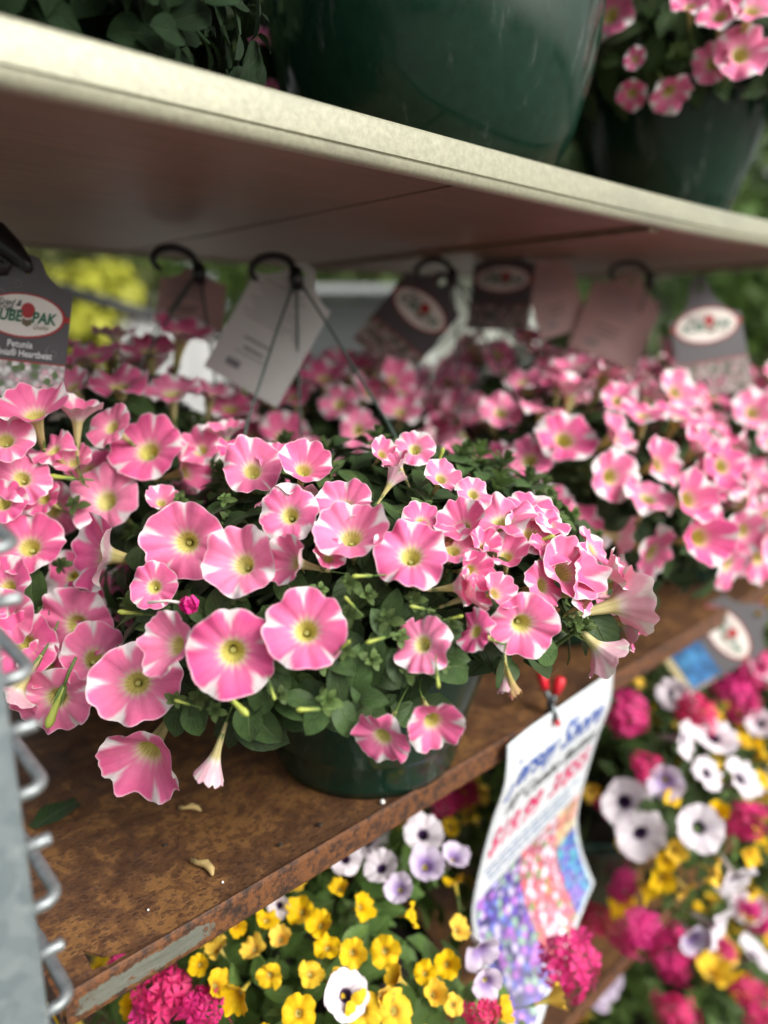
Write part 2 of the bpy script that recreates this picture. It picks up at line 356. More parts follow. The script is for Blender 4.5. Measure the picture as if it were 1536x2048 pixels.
# ------------------------------------------------------------------ flowers and leaves (shared mesh data)
def sst(a, b, x):
    t = np.clip((x-a)/(b-a), 0, 1); return t*t*(3-2*t)
def lerp(a, b, k): return a + (b-a)*k[..., None]
def flower_mesh(name, seed, end=8., ruffle=.06, fold=0., wk=1., kind='heart', nA=70, nT=7, nL=17, steep=74., length=1., tube=1.15):
    """trumpet flower of limb radius 1, throat at the origin, facing +Z; two skins, pigment per vertex"""
    rg = np.random.RandomState(seed)
    th = np.arange(nA)/nA*2*np.pi; deg = np.degrees(th)
    dm = np.abs((deg+36) % 72-36); pet = ((deg+36)//72).astype(int) % 5
    ds = 36-dm
    pw = rg.uniform(.30, 1.15, 5); pw_a = pw[pet]*wk
    plen = rg.uniform(.93, 1.06, 5)
    ks = np.cos(np.radians(dm*2.5))**2; L = 1 + (plen[pet]-1)*ks
    na, nb = rg.uniform(.04, .13, 5), rg.uniform(.01, .06, 5); sidx = (deg//72).astype(int) % 5
    nk = 2.2 if kind == 'yellow' else 1.
    L *= 1 - nk*na[sidx]*np.exp(-(ds/rg.uniform(6, 11))**2) - nb[pet]*np.exp(-(dm/rg.uniform(4, 8))**2)
    for k in (3, 7, 11, 17): L *= 1 + rg.uniform(.006, .02)*np.sin(k*th+rg.uniform(0, 6.28))
    L *= length
    sL = np.linspace(0, 1, nL)
    al = np.radians(end+(steep-end)*np.exp(-sL*4.4)); dr = np.cos(al); dz = np.sin(al)
    r = np.concatenate([[0], np.cumsum((dr[1:]+dr[:-1])/2)])/(nL-1); z = np.concatenate([[0], np.cumsum((dz[1:]+dz[:-1])/2)])/(nL-1)
    r0 = .205
    norm = (1-r0)/max(r[-1], .62)
    RR = r0 + r[:, None]*norm*L[None, :]; ZZ = z[:, None]*norm*L[None, :]
    s = sL[:, None]
    ph = rg.uniform(0, 6.28, 6)
    wav = np.sin(5*th+ph[0]) + .7*np.sin(3*th+ph[1]) + .5*np.sin(8*th+ph[2]) + .45*np.sin(13*th+ph[3])
    ZZ = ZZ + ruffle*s**2.2*wav[None, :]
    ZZ = ZZ - .05*s*np.exp(-(ds/7.)**2)[None, :] + .015*s*np.exp(-(dm/4.)**2)[None, :] - .05*s**4*np.exp(-(dm/9.)**2)[None, :]*rg.uniform(.3, 1.6)
    pb = rg.normal(0, .9*ruffle+.035, 5)
    ZZ = ZZ + (pb[pet]*ks)[None, :]*s**2 - .07*np.clip(s-.8, 0, 1)*5*rg.uniform(.2, 1.2)*(.5+.5*np.sin(4*th+ph[4]))[None, :]
    tT = 1-(1-np.linspace(0, 1, nT, endpoint=False))**1.5
    tz = -tube*(1-tT); tr_ = np.maximum(.018, r0*(1+tz/.46)); tro = .075 + .055*tT + .075*tT**2
    X = np.concatenate([tr_[:, None]*np.cos(th), RR*np.cos(th)]); Y = np.concatenate([tr_[:, None]*np.sin(th), RR*np.sin(th)])
    Z = np.concatenate([np.repeat(tz[:, None], nA, 1), ZZ])
    if fold:
        pf = rg.uniform(0, 3.14); q = X*np.cos(pf)+Y*np.sin(pf); Z = Z + fold*q*q*np.sign(Z+.3)
    P = np.stack([X, Y, Z], -1); nR = nT+nL
    da = np.roll(P, -1, 1)-np.roll(P, 1, 1); db = np.gradient(P, axis=0); N = np.cross(db, -da); N /= np.linalg.norm(N, axis=-1, keepdims=True)+1e-9
    if N[-2, :, 2].mean() < 0: N = -N
    thick = np.full(nR, .014); thick[-1] = .0
    B = P - N*thick[:, None, None]
    B[:nT, :, 0] = tro[:, None]*np.cos(th); B[:nT, :, 1] = tro[:, None]*np.sin(th)   # outer wall of the tube
    # pigment
    sA = np.concatenate([np.zeros(nT), sL])[:, None]; tA = np.concatenate([tT-1, np.zeros(nL)])[:, None]
    one = np.ones((nR, nA, 1)); nz = .5+.5*np.sin(th*9+ph[4])*np.sin(th*4+ph[5])
    if kind == 'heart':
        wid = (.3+17.*np.clip(sA, 0, 1)**2.6*pw_a[None, :])
        white = sst(1.0, -1.0, (dm[None, :]-wid+1.5*np.sin(th*23+ph[2])[None, :])/3.0)*sst(.34, .75, sA)
        rim = sst(.94, 1.0, sA)*(.35+.5*nz[None, :])
        pinkc = lerp(np.array([.90, .245, .45])*one, np.array([.88, .155, .375])*one, sst(.3, .95, sA)*np.ones((1, nA))*(.5+.5*nz[None, :]))
        c = lerp(pinkc, np.array(WHITE)*one, np.clip(np.maximum(white, rim*np.ones((1, nA))), 0, 1))
        fv = (.5+.5*np.sin(th*15+ph[3])[None, :])**1.5; halo = sst(.42, .10, sA+.09*fv); c = lerp(c, np.array([.82, .74, .58])*one, halo*.9)
        c = lerp(c, np.array([.80, .74, .24])*one, sst(.26, .04, sA+.07*fv)); c = lerp(c, np.array([.34, .32, .05])*one, sst(.16, .02, sA)*fv*.5)
        cb = lerp(np.array([.82, .56, .62])*one, np.array([.82, .80, .72])*one, np.clip(np.maximum(white, sst(.5, .1, sA)*np.ones((1, nA))), 0, 1))
        tb = np.array([.66, .60, .27])
    elif kind == 'wilt':
        k1 = (.5+.5*np.sin(th*6+ph[1]))[None, :]*np.ones((nR, 1)); c = lerp(np.array([.42, .16, .14])*one, np.array([.50, .34, .13])*one, k1); cb = lerp(np.array([.55, .42, .18])*one, np.array([.45, .26, .16])*one, k1*sst(.2, 1, sA)); tb = np.array([.50, .42, .14])
    elif kind == 'yellow':
        c = lerp(np.array([.86, .60, .008])*one, np.array([.82, .48, .005])*one, sst(.5, .1, sA)*np.ones((1, nA)))
        c = lerp(c, np.array([.55, .30, .01])*one, sst(.2, .03, sA)*np.ones((1, nA))); cb = np.array([.74, .52, .05])*one; tb = np.array([.6, .5, .08])
    elif kind == 'white':
        v_ = np.clip(np.exp(-(dm/5.)**2), 0, 1)[None, :]*sst(.75, .2, sA)
        c = lerp(np.array([.83, .81, .83])*one, np.array([.40, .30, .50])*one, v_*.7)
        c = lerp(c, np.array([.06, .02, .09])*one, sst(.24, .12, sA)*np.ones((1, nA))); cb = lerp(np.array([.66, .60, .70])*one, np.array([.28, .20, .42])*one, v_); tb = np.array([.45, .42, .40])
    elif kind == 'lilac':
        c = lerp(np.array([.72, .66, .78])*one, np.array([.33, .22, .50])*one, sst(.75, .1, sA)*np.ones((1, nA)))
        cb = np.array([.62, .56, .68])*one; tb = np.array([.4, .36, .4])
    tubef = np.concatenate([np.ones(nT), np.zeros(nL)])[:, None]*np.ones((1, nA))
    c = lerp(c, np.array([.78, .74, .22])*one if kind != 'white' else np.array([.05, .02, .08])*one, tubef)
    stripe = (.5+.5*np.cos(5*th))**6
    cb = lerp(cb, tb*one, np.clip(tubef+sst(.22, .0, sA), 0, 1)); cb = lerp(cb, np.array([.30, .33, .09])*one, stripe[None, :]*sst(.6, .0, sA)*.45)
    idx = np.arange(nR*nA).reshape(nR, nA); a, b_, c_, d_ = idx[:-1], np.roll(idx[:-1], -1, 1), np.roll(idx[1:], -1, 1), idx[1:]
    f1 = np.stack([d_, c_, b_, a], -1).reshape(-1, 4); f2 = np.stack([a, b_, c_, d_], -1).reshape(-1, 4)+nR*nA
    V = np.concatenate([P.reshape(-1, 3), B.reshape(-1, 3)])
    FF = np.concatenate([f1, f2])
    me = bpy.data.meshes.new(name); me.from_pydata(V.tolist(), [], FF.tolist()); me.update()
    me.polygons.foreach_set('use_smooth', [True]*len(me.polygons))
    col = np.concatenate([c.reshape(-1, 3), cb.reshape(-1, 3)]); col = np.concatenate([col, np.ones((len(col), 1))], 1)
    ca = me.color_attributes.new('pig', 'FLOAT_COLOR', 'POINT'); ca.data.foreach_set('color', col.astype(np.float32).ravel())
    uvl = me.uv_layers.new(name='uv')
    U = np.tile(np.concatenate([np.arange(nA)/nA]), nR); W = np.repeat(np.linspace(0, 1, nR), nA)
    U = np.concatenate([U, U]); W = np.concatenate([W, W]); fl = FF.reshape(-1, 4); uu = U[fl]; ww = W[fl]
    wrap = (uu.max(1)-uu.min(1)) > .5; uu[wrap] = np.where(uu[wrap] < .5, uu[wrap]+1, uu[wrap])
    uvl.data.foreach_set('uv', np.stack([uu, ww], -1).astype(np.float32).ravel())
    me.materials.append(M['petal']); return me

def leaf_geo(L=1., W=.5, fold=.25, curl=.3, tw=0., nx=4, ny=8, wav=0.02, seed=0):
    rg = random.Random(seed); V = []; UV = []; F = []
    for j in range(ny+1):
        t = j/ny; wd = W*.5*(math.sin(math.pi*min(1, t**1.05))**.68+.06*(1-t)); wd = max(wd, .006)
        for i in range(nx+1):
            u = i/nx*2-1; x = u*wd; zz = fold*abs(u)*wd + curl*(-(t-.25)**2) + wav*math.sin(9*t+u*2+seed)*abs(u)
            V.append((x+tw*t*t*.2, t*L, zz)); UV.append(((u+1)/2, t))
    for j in range(ny):
        for i in range(nx): a = j*(nx+1)+i; F.append((a, a+1, a+nx+2, a+nx+1))
    return V, F, UV
def leaf_from(name, parts, mat):
    V = []; F = []; UV = []
    for v, f, uv in parts:
        n = len(V); V += v; UV += uv; F += [tuple(i+n for i in q) for q in f]
    me = mesh(name, V, F, mat); l = me.uv_layers.new(name='uv')
    l.data.foreach_set('uv', [c for p in me.polygons for vi in p.vertices for c in UV[vi]]); return me
def xf(part, M4):
    v, f, uv = part; return [tuple(M4 @ Vector(p)) for p in v], f, uv
LEAF = [leaf_from('leaf', [leaf_geo(1, .56+.14*(k % 4)/3, .15+.1*(k % 3), .25+.12*(k % 4), (-1)**k*.6, seed=k)], M['leaf']) for k in range(8)]
DLEAF = [leaf_from('leaf', [leaf_geo(1, .6+.1*(k % 3), .2, .3, (-1)**k*.5, seed=k)], M['shade_tinted_leaf']) for k in range(4)]
CLEAF = [leaf_from('combo_leaf', [leaf_geo(1, .34+.05*(k % 3), .3, .3+.15*(k % 3), (-1)**k, 2, 5, seed=k)], M['combo_leaf']) for k in range(5)]
def shoot_mesh(seed):
    rg = random.Random(seed); parts = []; n = 11
    for i in range(n):
        k = i/(n-1); ln = .62*(1-.62*k)*rg.uniform(.85, 1.1); az = i*2.39996+rg.uniform(-.3, .3); el = R_(8+66*k+rg.uniform(-8, 8))
        d = Vector((math.cos(az)*math.cos(el), math.sin(az)*math.cos(el), math.sin(el))); up = Vector((-math.cos(az)*math.sin(el), -math.sin(az)*math.sin(el), math.cos(el)))
        xx = d.cross(up); R4 = Matrix((xx, d, up)).transposed().to_4x4()
        parts.append(xf(leaf_geo(1, .60, .3, .35, 0, 2, 5, seed=i), Matrix.Translation((0, 0, -.15+.4*k)) @ R4 @ Matrix.Diagonal((ln, ln, ln, 1))))
    st = MB().tube([(0, 0, -1.0), (.04, .02, -.5), (0, 0, -.1), (0, 0, .2)], [.05, .045, .04, .03], 6)
    parts.append((st.v, st.f, [(.2, .5)]*len(st.v)))
    return leaf_from('shoot', parts, M['shoot'])
SHOOT = [shoot_mesh(k) for k in range(5)]
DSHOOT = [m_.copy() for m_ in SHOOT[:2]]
for m_ in DSHOOT: m_.materials[0] = M['shade_tinted_leaf']

HF = {}
HF['flat'] = [flower_mesh('petunia_bloom', 10+k, end=10+5*(k % 3), ruffle=.05+.012*(k % 3), fold=(.06, -.07, 0, -.05, .05)[k % 5], wk=(.7, .95, .55, .8, .65)[k % 5]) for k in range(7)]
WILT = [flower_mesh('wilted_bloom', 190+k, end=70, steep=84, ruffle=.10, kind='wilt', nA=36, nL=8, nT=5, length=.8, tube=1.4) for k in range(2)]
HF['open'] = [flower_mesh('petunia_bloom', 30+k, end=18+4*k, ruffle=.075, fold=.07*(k-1), wk=.9) for k in range(5)]
HF['wavy'] = [flower_mesh('petunia_bloom', 50+k, end=6, ruffle=.12, fold=-.16*(k % 2)-.04, wk=1.) for k in range(5)]
HF['cup'] = [flower_mesh('petunia_bloom', 70+k, end=38, ruffle=.06, fold=0, wk=1.1, tube=1.3) for k in range(3)]
HF['trumpet'] = [flower_mesh('petunia_bloom', 90+k, end=62, ruffle=.04, steep=80, length=1.0, wk=1.2, tube=1.5) for k in range(2)]
HF['white'] = [flower_mesh('petunia_bloom', 110+k, end=10, ruffle=.08, wk=1.75, nA=50, nL=12, nT=5) for k in range(4)]
HF['far'] = [flower_mesh('petunia_bloom', 130+k, end=8+8*(k % 3), ruffle=.08, wk=1.0+.35*(k % 3), nA=50, nL=12, nT=5) for k in range(6)]
YF = [flower_mesh('calibrachoa_bloom', 150+k, end=12+14*k, ruffle=.11, fold=(-.2, .1, 0, 0)[k], kind='yellow', nA=40, nL=9, nT=4, tube=.9) for k in range(4)]
WF = [flower_mesh('white_petunia_bloom', 160+k, end=6+8*k, ruffle=.08, kind='white', nA=50, nL=10, nT=4) for k in range(3)]
LF = [flower_mesh('lilac_petunia_bloom', 170+k, end=24+10*k, ruffle=.08, kind='lilac', nA=40, nL=9, nT=4) for k in range(2)]

def calyx_mesh():
    b = MB()
    for k in range(5):
        a = k*2*math.pi/5
        def P(r, z, da=0): return (r*math.cos(a+da), r*math.sin(a+da), z)
        b.add([P(.055, -1.22, -.5), P(.055, -1.22, .5), P(.115, -.98, -.45), P(.115, -.98, .45), P(.155, -.80, -.18), P(.155, -.80, .18), P(.19, -.68)],
              [(0, 1, 3, 2), (2, 3, 5, 4), (4, 5, 6)])
    b.tube([(0, 0, -1.12), (0, 0, -1.25), (.03, .02, -1.6), (.14, .06, -2.0), (.3, .1, -2.35)], [.07, .06, .036, .036, .04], 6)
    return b.me('calyx', M['calyx'], True)
CALYX = calyx_mesh()
def stamen_mesh():
    b = MB()
    for k in range(5):
        a = k*2*math.pi/5+.3; x, y = .052*math.cos(a), .052*math.sin(a)
        b.tube([(x*.6, y*.6, -.5), (x, y, .0)], .009, 5)
        for dx in (-.018, .018):
            cx, cy, cz = x+dx*math.sin(a), y-dx*math.cos(a), .02+.012*(k % 2)
            b.lathe([(.001, cz-.03), (.022, cz-.012), (.022, cz+.012), (.001, cz+.03)], 6, (cx, cy))
    b.tube([(0, 0, -.5), (0, 0, .03)], .012, 5); b.lathe([(.001, .02), (.03, .035), (.022, .055), (.001, .06)], 8)
    return b.me('stamens', M['anther'], True)
STAMEN = stamen_mesh()
def bud_mesh():
    b = MB().lathe([(.06, 0), (.10, .12), (.085, .4), (.10, .7), (.13, .86), (.10, 1.0), (.03, 1.08), (.001, 1.09)], 10)
    return b.me('bud', M['bud'], True)
BUD = bud_mesh()
def budcalyx():
    b = MB()
    for k in range(5):
        a = k*2*math.pi/5
        b.add([(.07*math.cos(a-.5), .07*math.sin(a-.5), -.05), (.07*math.cos(a+.5), .07*math.sin(a+.5), -.05), (.135*math.cos(a+.4), .135*math.sin(a+.4), .22), (.135*math.cos(a-.4), .135*math.sin(a-.4), .22), (.17*math.cos(a), .17*math.sin(a), .5)], [(0, 1, 2, 3), (3, 2, 4)])
    b.tube([(0, 0, 0), (0, .02, -.4), (.06, .04, -.8)], .045, 6)
    return b.me('bud_calyx', M['calyx'], True)
BUDC = budcalyx()
def cluster_mesh(seed):
    """verbena head: a ball of small five-petalled florets, radius 1"""
    rg = random.Random(seed); b = MB(); n = 30; lump = [rg.uniform(.7, 1.15) for _ in range(8)]
    for i in range(n):
        z = 1-1.1*(i+.5)/n+rg.uniform(-.08, .08); z = min(.99, z); a = i*2.39996; q = math.sqrt(max(0, 1-z*z)); d = Vector((q*math.cos(a), q*math.sin(a), z*.72))
        Rm = basis(d.normalized()+Vector((rg.uniform(-.6, .6), rg.uniform(-.6, .6), rg.uniform(-.2, .5))), roll=rg.uniform(0, 6)); s = rg.uniform(.27, .43); c = d*rg.uniform(.70, 1.0)*lump[int((a % 6.283)/6.284*8)]
        for k in range(5):
            t = k*2*math.pi/5
            pts = [(0, 0, -.08), (.5*math.cos(t-.42), .5*math.sin(t-.42), .05), (.95*math.cos(t-.42), .95*math.sin(t-.42), rg.uniform(0, .2)), (.86*math.cos(t), .86*math.sin(t), .1), (.95*math.cos(t+.42), .95*math.sin(t+.42), rg.uniform(0, .2)), (.5*math.cos(t+.42), .5*math.sin(t+.42), .05)]
            b.add([c + (Rm @ Vector(p))*s for p in pts], [(0, 1, 2, 3), (0, 3, 4, 5)])
    return b
def verb_mat():
    ma, n, b, o = new_mat('verbena_petal'); no = noise(n, 5, 4, .6, objcoord(n)); oi = n.nodes.new('ShaderNodeObjectInfo')
    c = ramp(n, no, [(.3, (.52, .006, .10)), (.7, (.80, .040, .25))]); h_ = n.nodes.new('ShaderNodeHueSaturation'); n.links.new(c, h_.inputs['Color'])
    mr = node(n, 'ShaderNodeMapRange'); mr.inputs[3].default_value = .485; mr.inputs[4].default_value = .515; n.links.new(oi.outputs['Random'], mr.inputs[0]); n.links.new(mr.outputs[0], h_.inputs['Hue'])
    n.links.new(h_.outputs[0], b.inputs['Base Color']); b.inputs['Roughness'].default_value = .6; thin(n, b, o, h_.outputs[0], .25); return ma
M['verbena'] = verb_mat()
VERB = [cluster_mesh(k).me('verbena_head', M['verbena']) for k in range(6)]

# ------------------------------------------------------------------ plants
class Dome:
    def __init__(s, c, r): s.c = Vector(c); s.r = Vector(r)
    def hit(s, x, y, k=1.0):
        d = ray(x, y); o = C0-s.c
        D = Vector(d[i]/(s.r[i]*k) for i in range(3)); O = Vector(o[i]/(s.r[i]*k) for i in range(3))
        A, B, Cc = D.dot(D), O.dot(D), O.dot(O)-1; q = B*B-A*Cc
        return ((-B-math.sqrt(q))/A, True) if q > 0 else (-B/A, False)
    def out(s, p): v = p-s.c; return Vector(v[i]/(s.r[i]**2) for i in range(3)).normalized()
    def point(s, az, el, k=1.): return s.c + Vector((s.r.x*math.cos(az)*math.cos(el)*k, s.r.y*math.sin(az)*math.cos(el)*k, s.r.z*math.sin(el)*k))

POT_PROF = [(.0005, .004), (.076, .004), (.078, .0), (.085, .001), (.0875, .010), (.091, .032), (.0925, .0335), (.0935, .036), (.112, .098), (.128, .148)]
BOWL = [(.0005, .004), (.072, .004), (.076, .0), (.086, .004), (.099, .018), (.112, .042), (.1225, .078), (.1285, .112), (.1305, .148)]
def pot_parts(root, s=1., POT_PROF=POT_PROF):
    pot = obj('pot', MB().lathe([(r*s, z*s) for r, z in POT_PROF], 72).me('pot', M['pot'], True), root)
    obj('rim', MB().lathe([(r*s, z*s) for r, z in [(.1275, .146), (.1345, .1475), (.1365, .150), (.1375, .168), (.136, .1725), (.132, .1735), (.129, .171), (.1265, .150)]], 72).me('rim', M['pot'], True), pot)
    obj('soil', MB().lathe([(.0005, .158*s), (.06*s, .157*s), (.1262*s, .151*s)], 40).me('soil', M['soil'], True), root)
    return pot
def potted(label, loc, group, name='petunia_basket', s=1.):
    root = thing(name, label, 'potted plant', loc, group); pot_parts(root, s); return root
def hanger(root, apex, hook_dir, azs, s=1.):
    """three green wires from the rim to a black hook"""
    a = Vector(apex)-root.location
    for az in azs:
        r = Vector((.134*s*math.cos(az), .134*s*math.sin(az), .165*s)); mid = r.lerp(a, .5)+Vector((math.cos(az), math.sin(az), 0))*.012
        obj('wire', MB().tube([r-Vector((0, 0, .012)), r, r.lerp(mid, .5)+Vector((math.cos(az), math.sin(az), 0))*.004, mid, mid.lerp(a, .6), a-Vector((0, 0, .004))], .0014, 6).me('wire', M['wire'], True), root)
    d = Vector(hook_dir).normalized(); u = Vector((0, 0, 1)); b = MB()
    pts = [a-Vector((0, 0, .012)), a+u*.004]
    for k in range(12):
        t = k/11*math.pi*1.25; pts.append(a + d*(.024-.024*math.cos(t))*1.15 + u*(.004+.026*math.sin(t)*.55) + d*.004)
    b.tube(pts, [.0045]*2+[.0042]*10+[.0034, .0028], 8); b.tube([a-Vector((0, 0, .018)), a-Vector((0, 0, .006)), a+Vector((0, 0, .004))], [.006, .0085, .006], 10)
    obj('hook', b.me('hook', M['black'], True), root)

DISCS = {}
def clear(root, p, k=1.):
    for q, n, R in DISCS.get(root.name, []):
        e = p-q; h = e.dot(n)
        if -.22*R < h < 1.3*R and (e-n*h).length < R*.98*k: return False
    return True
def add_flower(root, p, n, R, me, roll=None, cal=True, sta=False):
    roll = random.uniform(0, 6.28) if roll is None else roll
    f = obj('flower', me, root, mw=xform(p-root.location, basis(n, roll=roll), (R*random.uniform(.88, 1.08), R*random.uniform(.92, 1.1), R))); DISCS.setdefault(root.name, []).append((p, n.normalized(), R))
    if cal: obj('calyx', CALYX, f)
    if sta: obj('stamens', STAMEN, f, mw=Matrix.Translation((0, 0, -.17)) @ Matrix.Diagonal((.8, .8, .6, 1)))
    return f
def leafage(root, dome, n_leaf, n_shoot, size, zmin, kmin=.78, kmax=.98, meshes=LEAF, n_fill=500, fillmat=None, rg=None, az0=None, shoots=SHOOT, ban=None):
    rg = rg or random.Random(int(root.location.x*1000)+int(root.location.y*77))
    def rnd():
        while True:
            az = rg.uniform(0, 6.2832); el = math.asin(rg.uniform(-.45, 1))
            if dome.point(az, el).z > zmin and not (ban and ban(dome.point(az, el))): return az, el
    for i in range(n_leaf):
        az, el = rnd(); p = dome.point(az, el, rg.uniform(kmin, kmax)); o = dome.out(p)
        t = Vector((rg.gauss(0, 1), rg.gauss(0, 1), rg.gauss(0, 1)-.15)); t = (t-o*t.dot(o)).normalized()
        d = (t*rg.uniform(.6, 1)+o*rg.uniform(0, .55)).normalized(); nn = (o*.8+UPW*.45+Vector((rg.gauss(0, .25), rg.gauss(0, .25), 0))); nn = (nn-d*nn.dot(d)).normalized()
        L = size*rg.uniform(.45, 1.12); Mx = Matrix((d.cross(nn), d, nn)).transposed().to_4x4()
        if not all(clear(root, p+d*L*q) for q in (-.3, 0, .3, .62)): continue
        obj('leaf', rg.choice(meshes), root, mw=xform(p-d*L*.35-root.location, Mx, L))
    for i in range(n_shoot):
        az, el = rnd(); p = dome.point(az, el, rg.uniform(.84, .97)); o = dome.out(p)
        if not clear(root, p, 1.25) or not clear(root, p+o*size*.5, 1.1): continue
        obj('shoot', rg.choice(shoots), root, mw=xform(p-root.location, basis((o+UPW*.5+Vector((rg.gauss(0, .3), rg.gauss(0, .3), 0)))), size*rg.uniform(.75, 1.05)))
    # uncountable inner foliage
    parts = []
    base = [leaf_geo(1, .5, .25, .4, 0, 2, 3, seed=k) for k in range(3)]
    for i in range(n_fill):
        az, el = rnd(); p = dome.point(az, el, rg.uniform(.45, .86)); o = dome.out(p)
        t = Vector((rg.gauss(0, 1), rg.gauss(0, 1), rg.gauss(0, 1))); t = (t-o*t.dot(o)).normalized(); d = (t+o*rg.uniform(-.2, .6)).normalized(); nn = (o+UPW*.4); nn = (nn-d*nn.dot(d)).normalized(); L = size*rg.uniform(.7, 1.2)
        parts.append(xf(rg.choice(base), xform(p-root.location, Matrix((d.cross(nn), d, nn)).transposed().to_4x4(), L)))
    st = MB()
    c = Vector((0, 0, .155))
    for i in range(34):
        az, el = rnd(); p = dome.point(az, el, .85)-root.location; m1 = c.lerp(p, .5)+Vector((0, 0, .03)); st.tube([c+Vector((math.cos(az), math.sin(az), 0))*.05, m1, p], [.003, .0025, .0018], 5)
    parts.append((st.v, st.f, [(.2, .5)]*len(st.v)))
    o = obj('foliage', leaf_from('foliage', parts, fillmat or M['leaf']), root); o['kind'] = 'stuff'
def scatter(root, dome, n, D, kinds, zmin, spread=.35, front=.35, seed=1, elmin=-.2, keep=None):
    rg = random.Random(seed); pts = []; tries = 0
    while len(pts) < n and tries < n*40:
        tries += 1; az = rg.uniform(0, 6.2832); el = math.asin(rg.uniform(elmin, 1)); p = dome.point(az, el, rg.uniform(.93, 1.08))
        if p.z < zmin or any((p-q).length < D*.52 for q in pts) or (keep and not keep(p)): continue
        pts.append(p); nn = dome.out(p)+UPW*.25+Vector((0, -front, 0))+Vector((rg.gauss(0, spread), rg.gauss(0, spread), rg.gauss(0, spread)))
        add_flower(root, p, nn, D/2*rg.uniform(.82, 1.12), rg.choice(kinds), rg.uniform(0, 6.28))
    return pts

# ================================================================== setting
g = obj('ground', MB().add([(-60, -60, -1.15), (60, -60, -1.15), (60, 60, -1.15), (-60, 60, -1.15)], [(0, 1, 2, 3)]).me('ground', M['ground'])); g['kind'] = 'structure'

# ------------------------------------------------------------------ rack
YF0, YB = .392, 1.0
X0, X1 = .102, 1.72
# rusty middle shelf: torn sheet, folded lips
sh = thing('steel_shelf', 'rusty brown steel shelf with torn corner carrying the row of pink petunia baskets', 'shelf', (0, 0, 0))
hole = [(.1225, .4005), (.1235, .4205), (.1310, .4080), (.1375, .4045), (.1490, .3985), (.1340, .3975)]
crack = [(.1085, .4365), (.1150, .4285), (.1235, .4212), (.1150, .4275)]
o = obj('top_sheet', MB().plate([[(X0, .3945), (X1, .3945), (X1, YB), (X0, YB)], hole, crack], -.002, 0).me('top_sheet', M['rust']), sh)
def strip(prof, x0, x1, n=24, bend=None):
    """profile in (y, z) swept along X, closed"""
    b = MB(); V = []; F = []; k = len(prof)
    for i in range(n+1):
        x = x0+(x1-x0)*i/n; dz = bend(x) if bend else 0
        V += [(x, y, z+dz) for y, z in prof]
    for i in range(n):
        for j in range(k): F.append((i*k+j, i*k+(j+1) % k, (i+1)*k+(j+1) % k, (i+1)*k+j))
    F += [tuple(range(k-1, -1, -1)), tuple(range(n*k, n*k+k))]
    return b.add(V, F)
lipprof = [(.3942, -.0025), (.3942, .0005), (.3935, .0018), (.3922, .0022), (.3912, .0015), (.3906, -.001), (.3904, -.0185), (.3911, -.0215), (.3930, -.0228), (.400, -.0230), (.400, -.021), (.3942, -.0205)]
obj('front_lip', strip(lipprof, X0-.0005, X1, 40).me('front_lip', M['rustlip'], False), sh)
obj('end_flange', MB().box((X0-.003, .3945, -.0205), (X0-.0006, YB, -.0005)).me('end_flange', M['rustlip']), sh)
obj('back_lip', MB().box((X0, YB+.0005, -.034), (X1, YB+.003, .0)).me('back_lip', M['rustlip']), sh)
# lower shelf
lo = thing('steel_shelf', 'bottom steel shelf under the mixed combination baskets', 'shelf', (0, 0, 0))
ZL = -.465
obj('top_sheet', MB().box((X0, .3945, ZL-.002), (X1+1, YB, ZL)).me('top_sheet', M['rust']), lo)
obj('front_lip', strip([(y, z+ZL) for y, z in lipprof], X0-.0005, X1+1, 40).me('front_lip', M['rustlip']), lo)
# upper shelf : brown boards in a cream channel
up = thing('board_shelf', 'upper shelf of brown boards edged with a scuffed cream metal channel', 'shelf', (0, 0, 0))
ZU = .499
bend = lambda x: .030*max(0, x-.62)**2
fp = [(.3955, ZU+.0265), (.3955, ZU+.0295), (.3935, ZU+.0308), (.3915, ZU+.0300), (.3905, ZU+.0275), (.3902, ZU+.0095), (.3922, ZU+.0088), (.3922, ZU+.0076), (.3904, ZU+.0068), (.3908, ZU+.0025), (.3930, ZU+.0002), (.3965, ZU-.0006), (.4000, ZU+.0002), (.4000, ZU+.0016), (.3955, ZU+.0022)]
fa = obj('front_channel', strip(fp, X0, X1+.3, 80, bend).me('front_channel', M['fascia'], True), up)
md = fa.modifiers.new('edge', 'EDGE_SPLIT'); md.split_angle = R_(50)
def board(x0, x1):
    return strip([(.3958, ZU+.0025), (YB, ZU+.0025), (YB, ZU+.0262), (.3958, ZU+.0262)], x0, x1, 20, bend).me('board', M['ply'])
for a, b_ in ((X0, .4475), (.4535, 1.0985), (1.1015, X1+.3)): obj('board', board(a, b_), up)
for x in (.4476, 1.0986): obj('joint', strip([(.402, ZU+.0042), (YB, ZU+.0042), (YB, ZU+.020), (.402, ZU+.020)], x, x+.0028 if x > 1 else x+.0058, 1, bend).me('joint', plain('dark_joint', (.02, .014, .010), .9)), up)
for x in (.75, 1.45): obj('crossbar', MB().box((x, .401, ZU-.004+bend(x)), (x+.02, YB, ZU+.0020+bend(x))).me('crossbar', M['ply']), up)
obj('back_channel', strip([(YB+.001, ZU-.002), (YB+.004, ZU-.002), (YB+.004, ZU+.031), (YB+.001, ZU+.031)], X0, X1+.3, 20, bend).me('back_channel', M['fascia']), up)
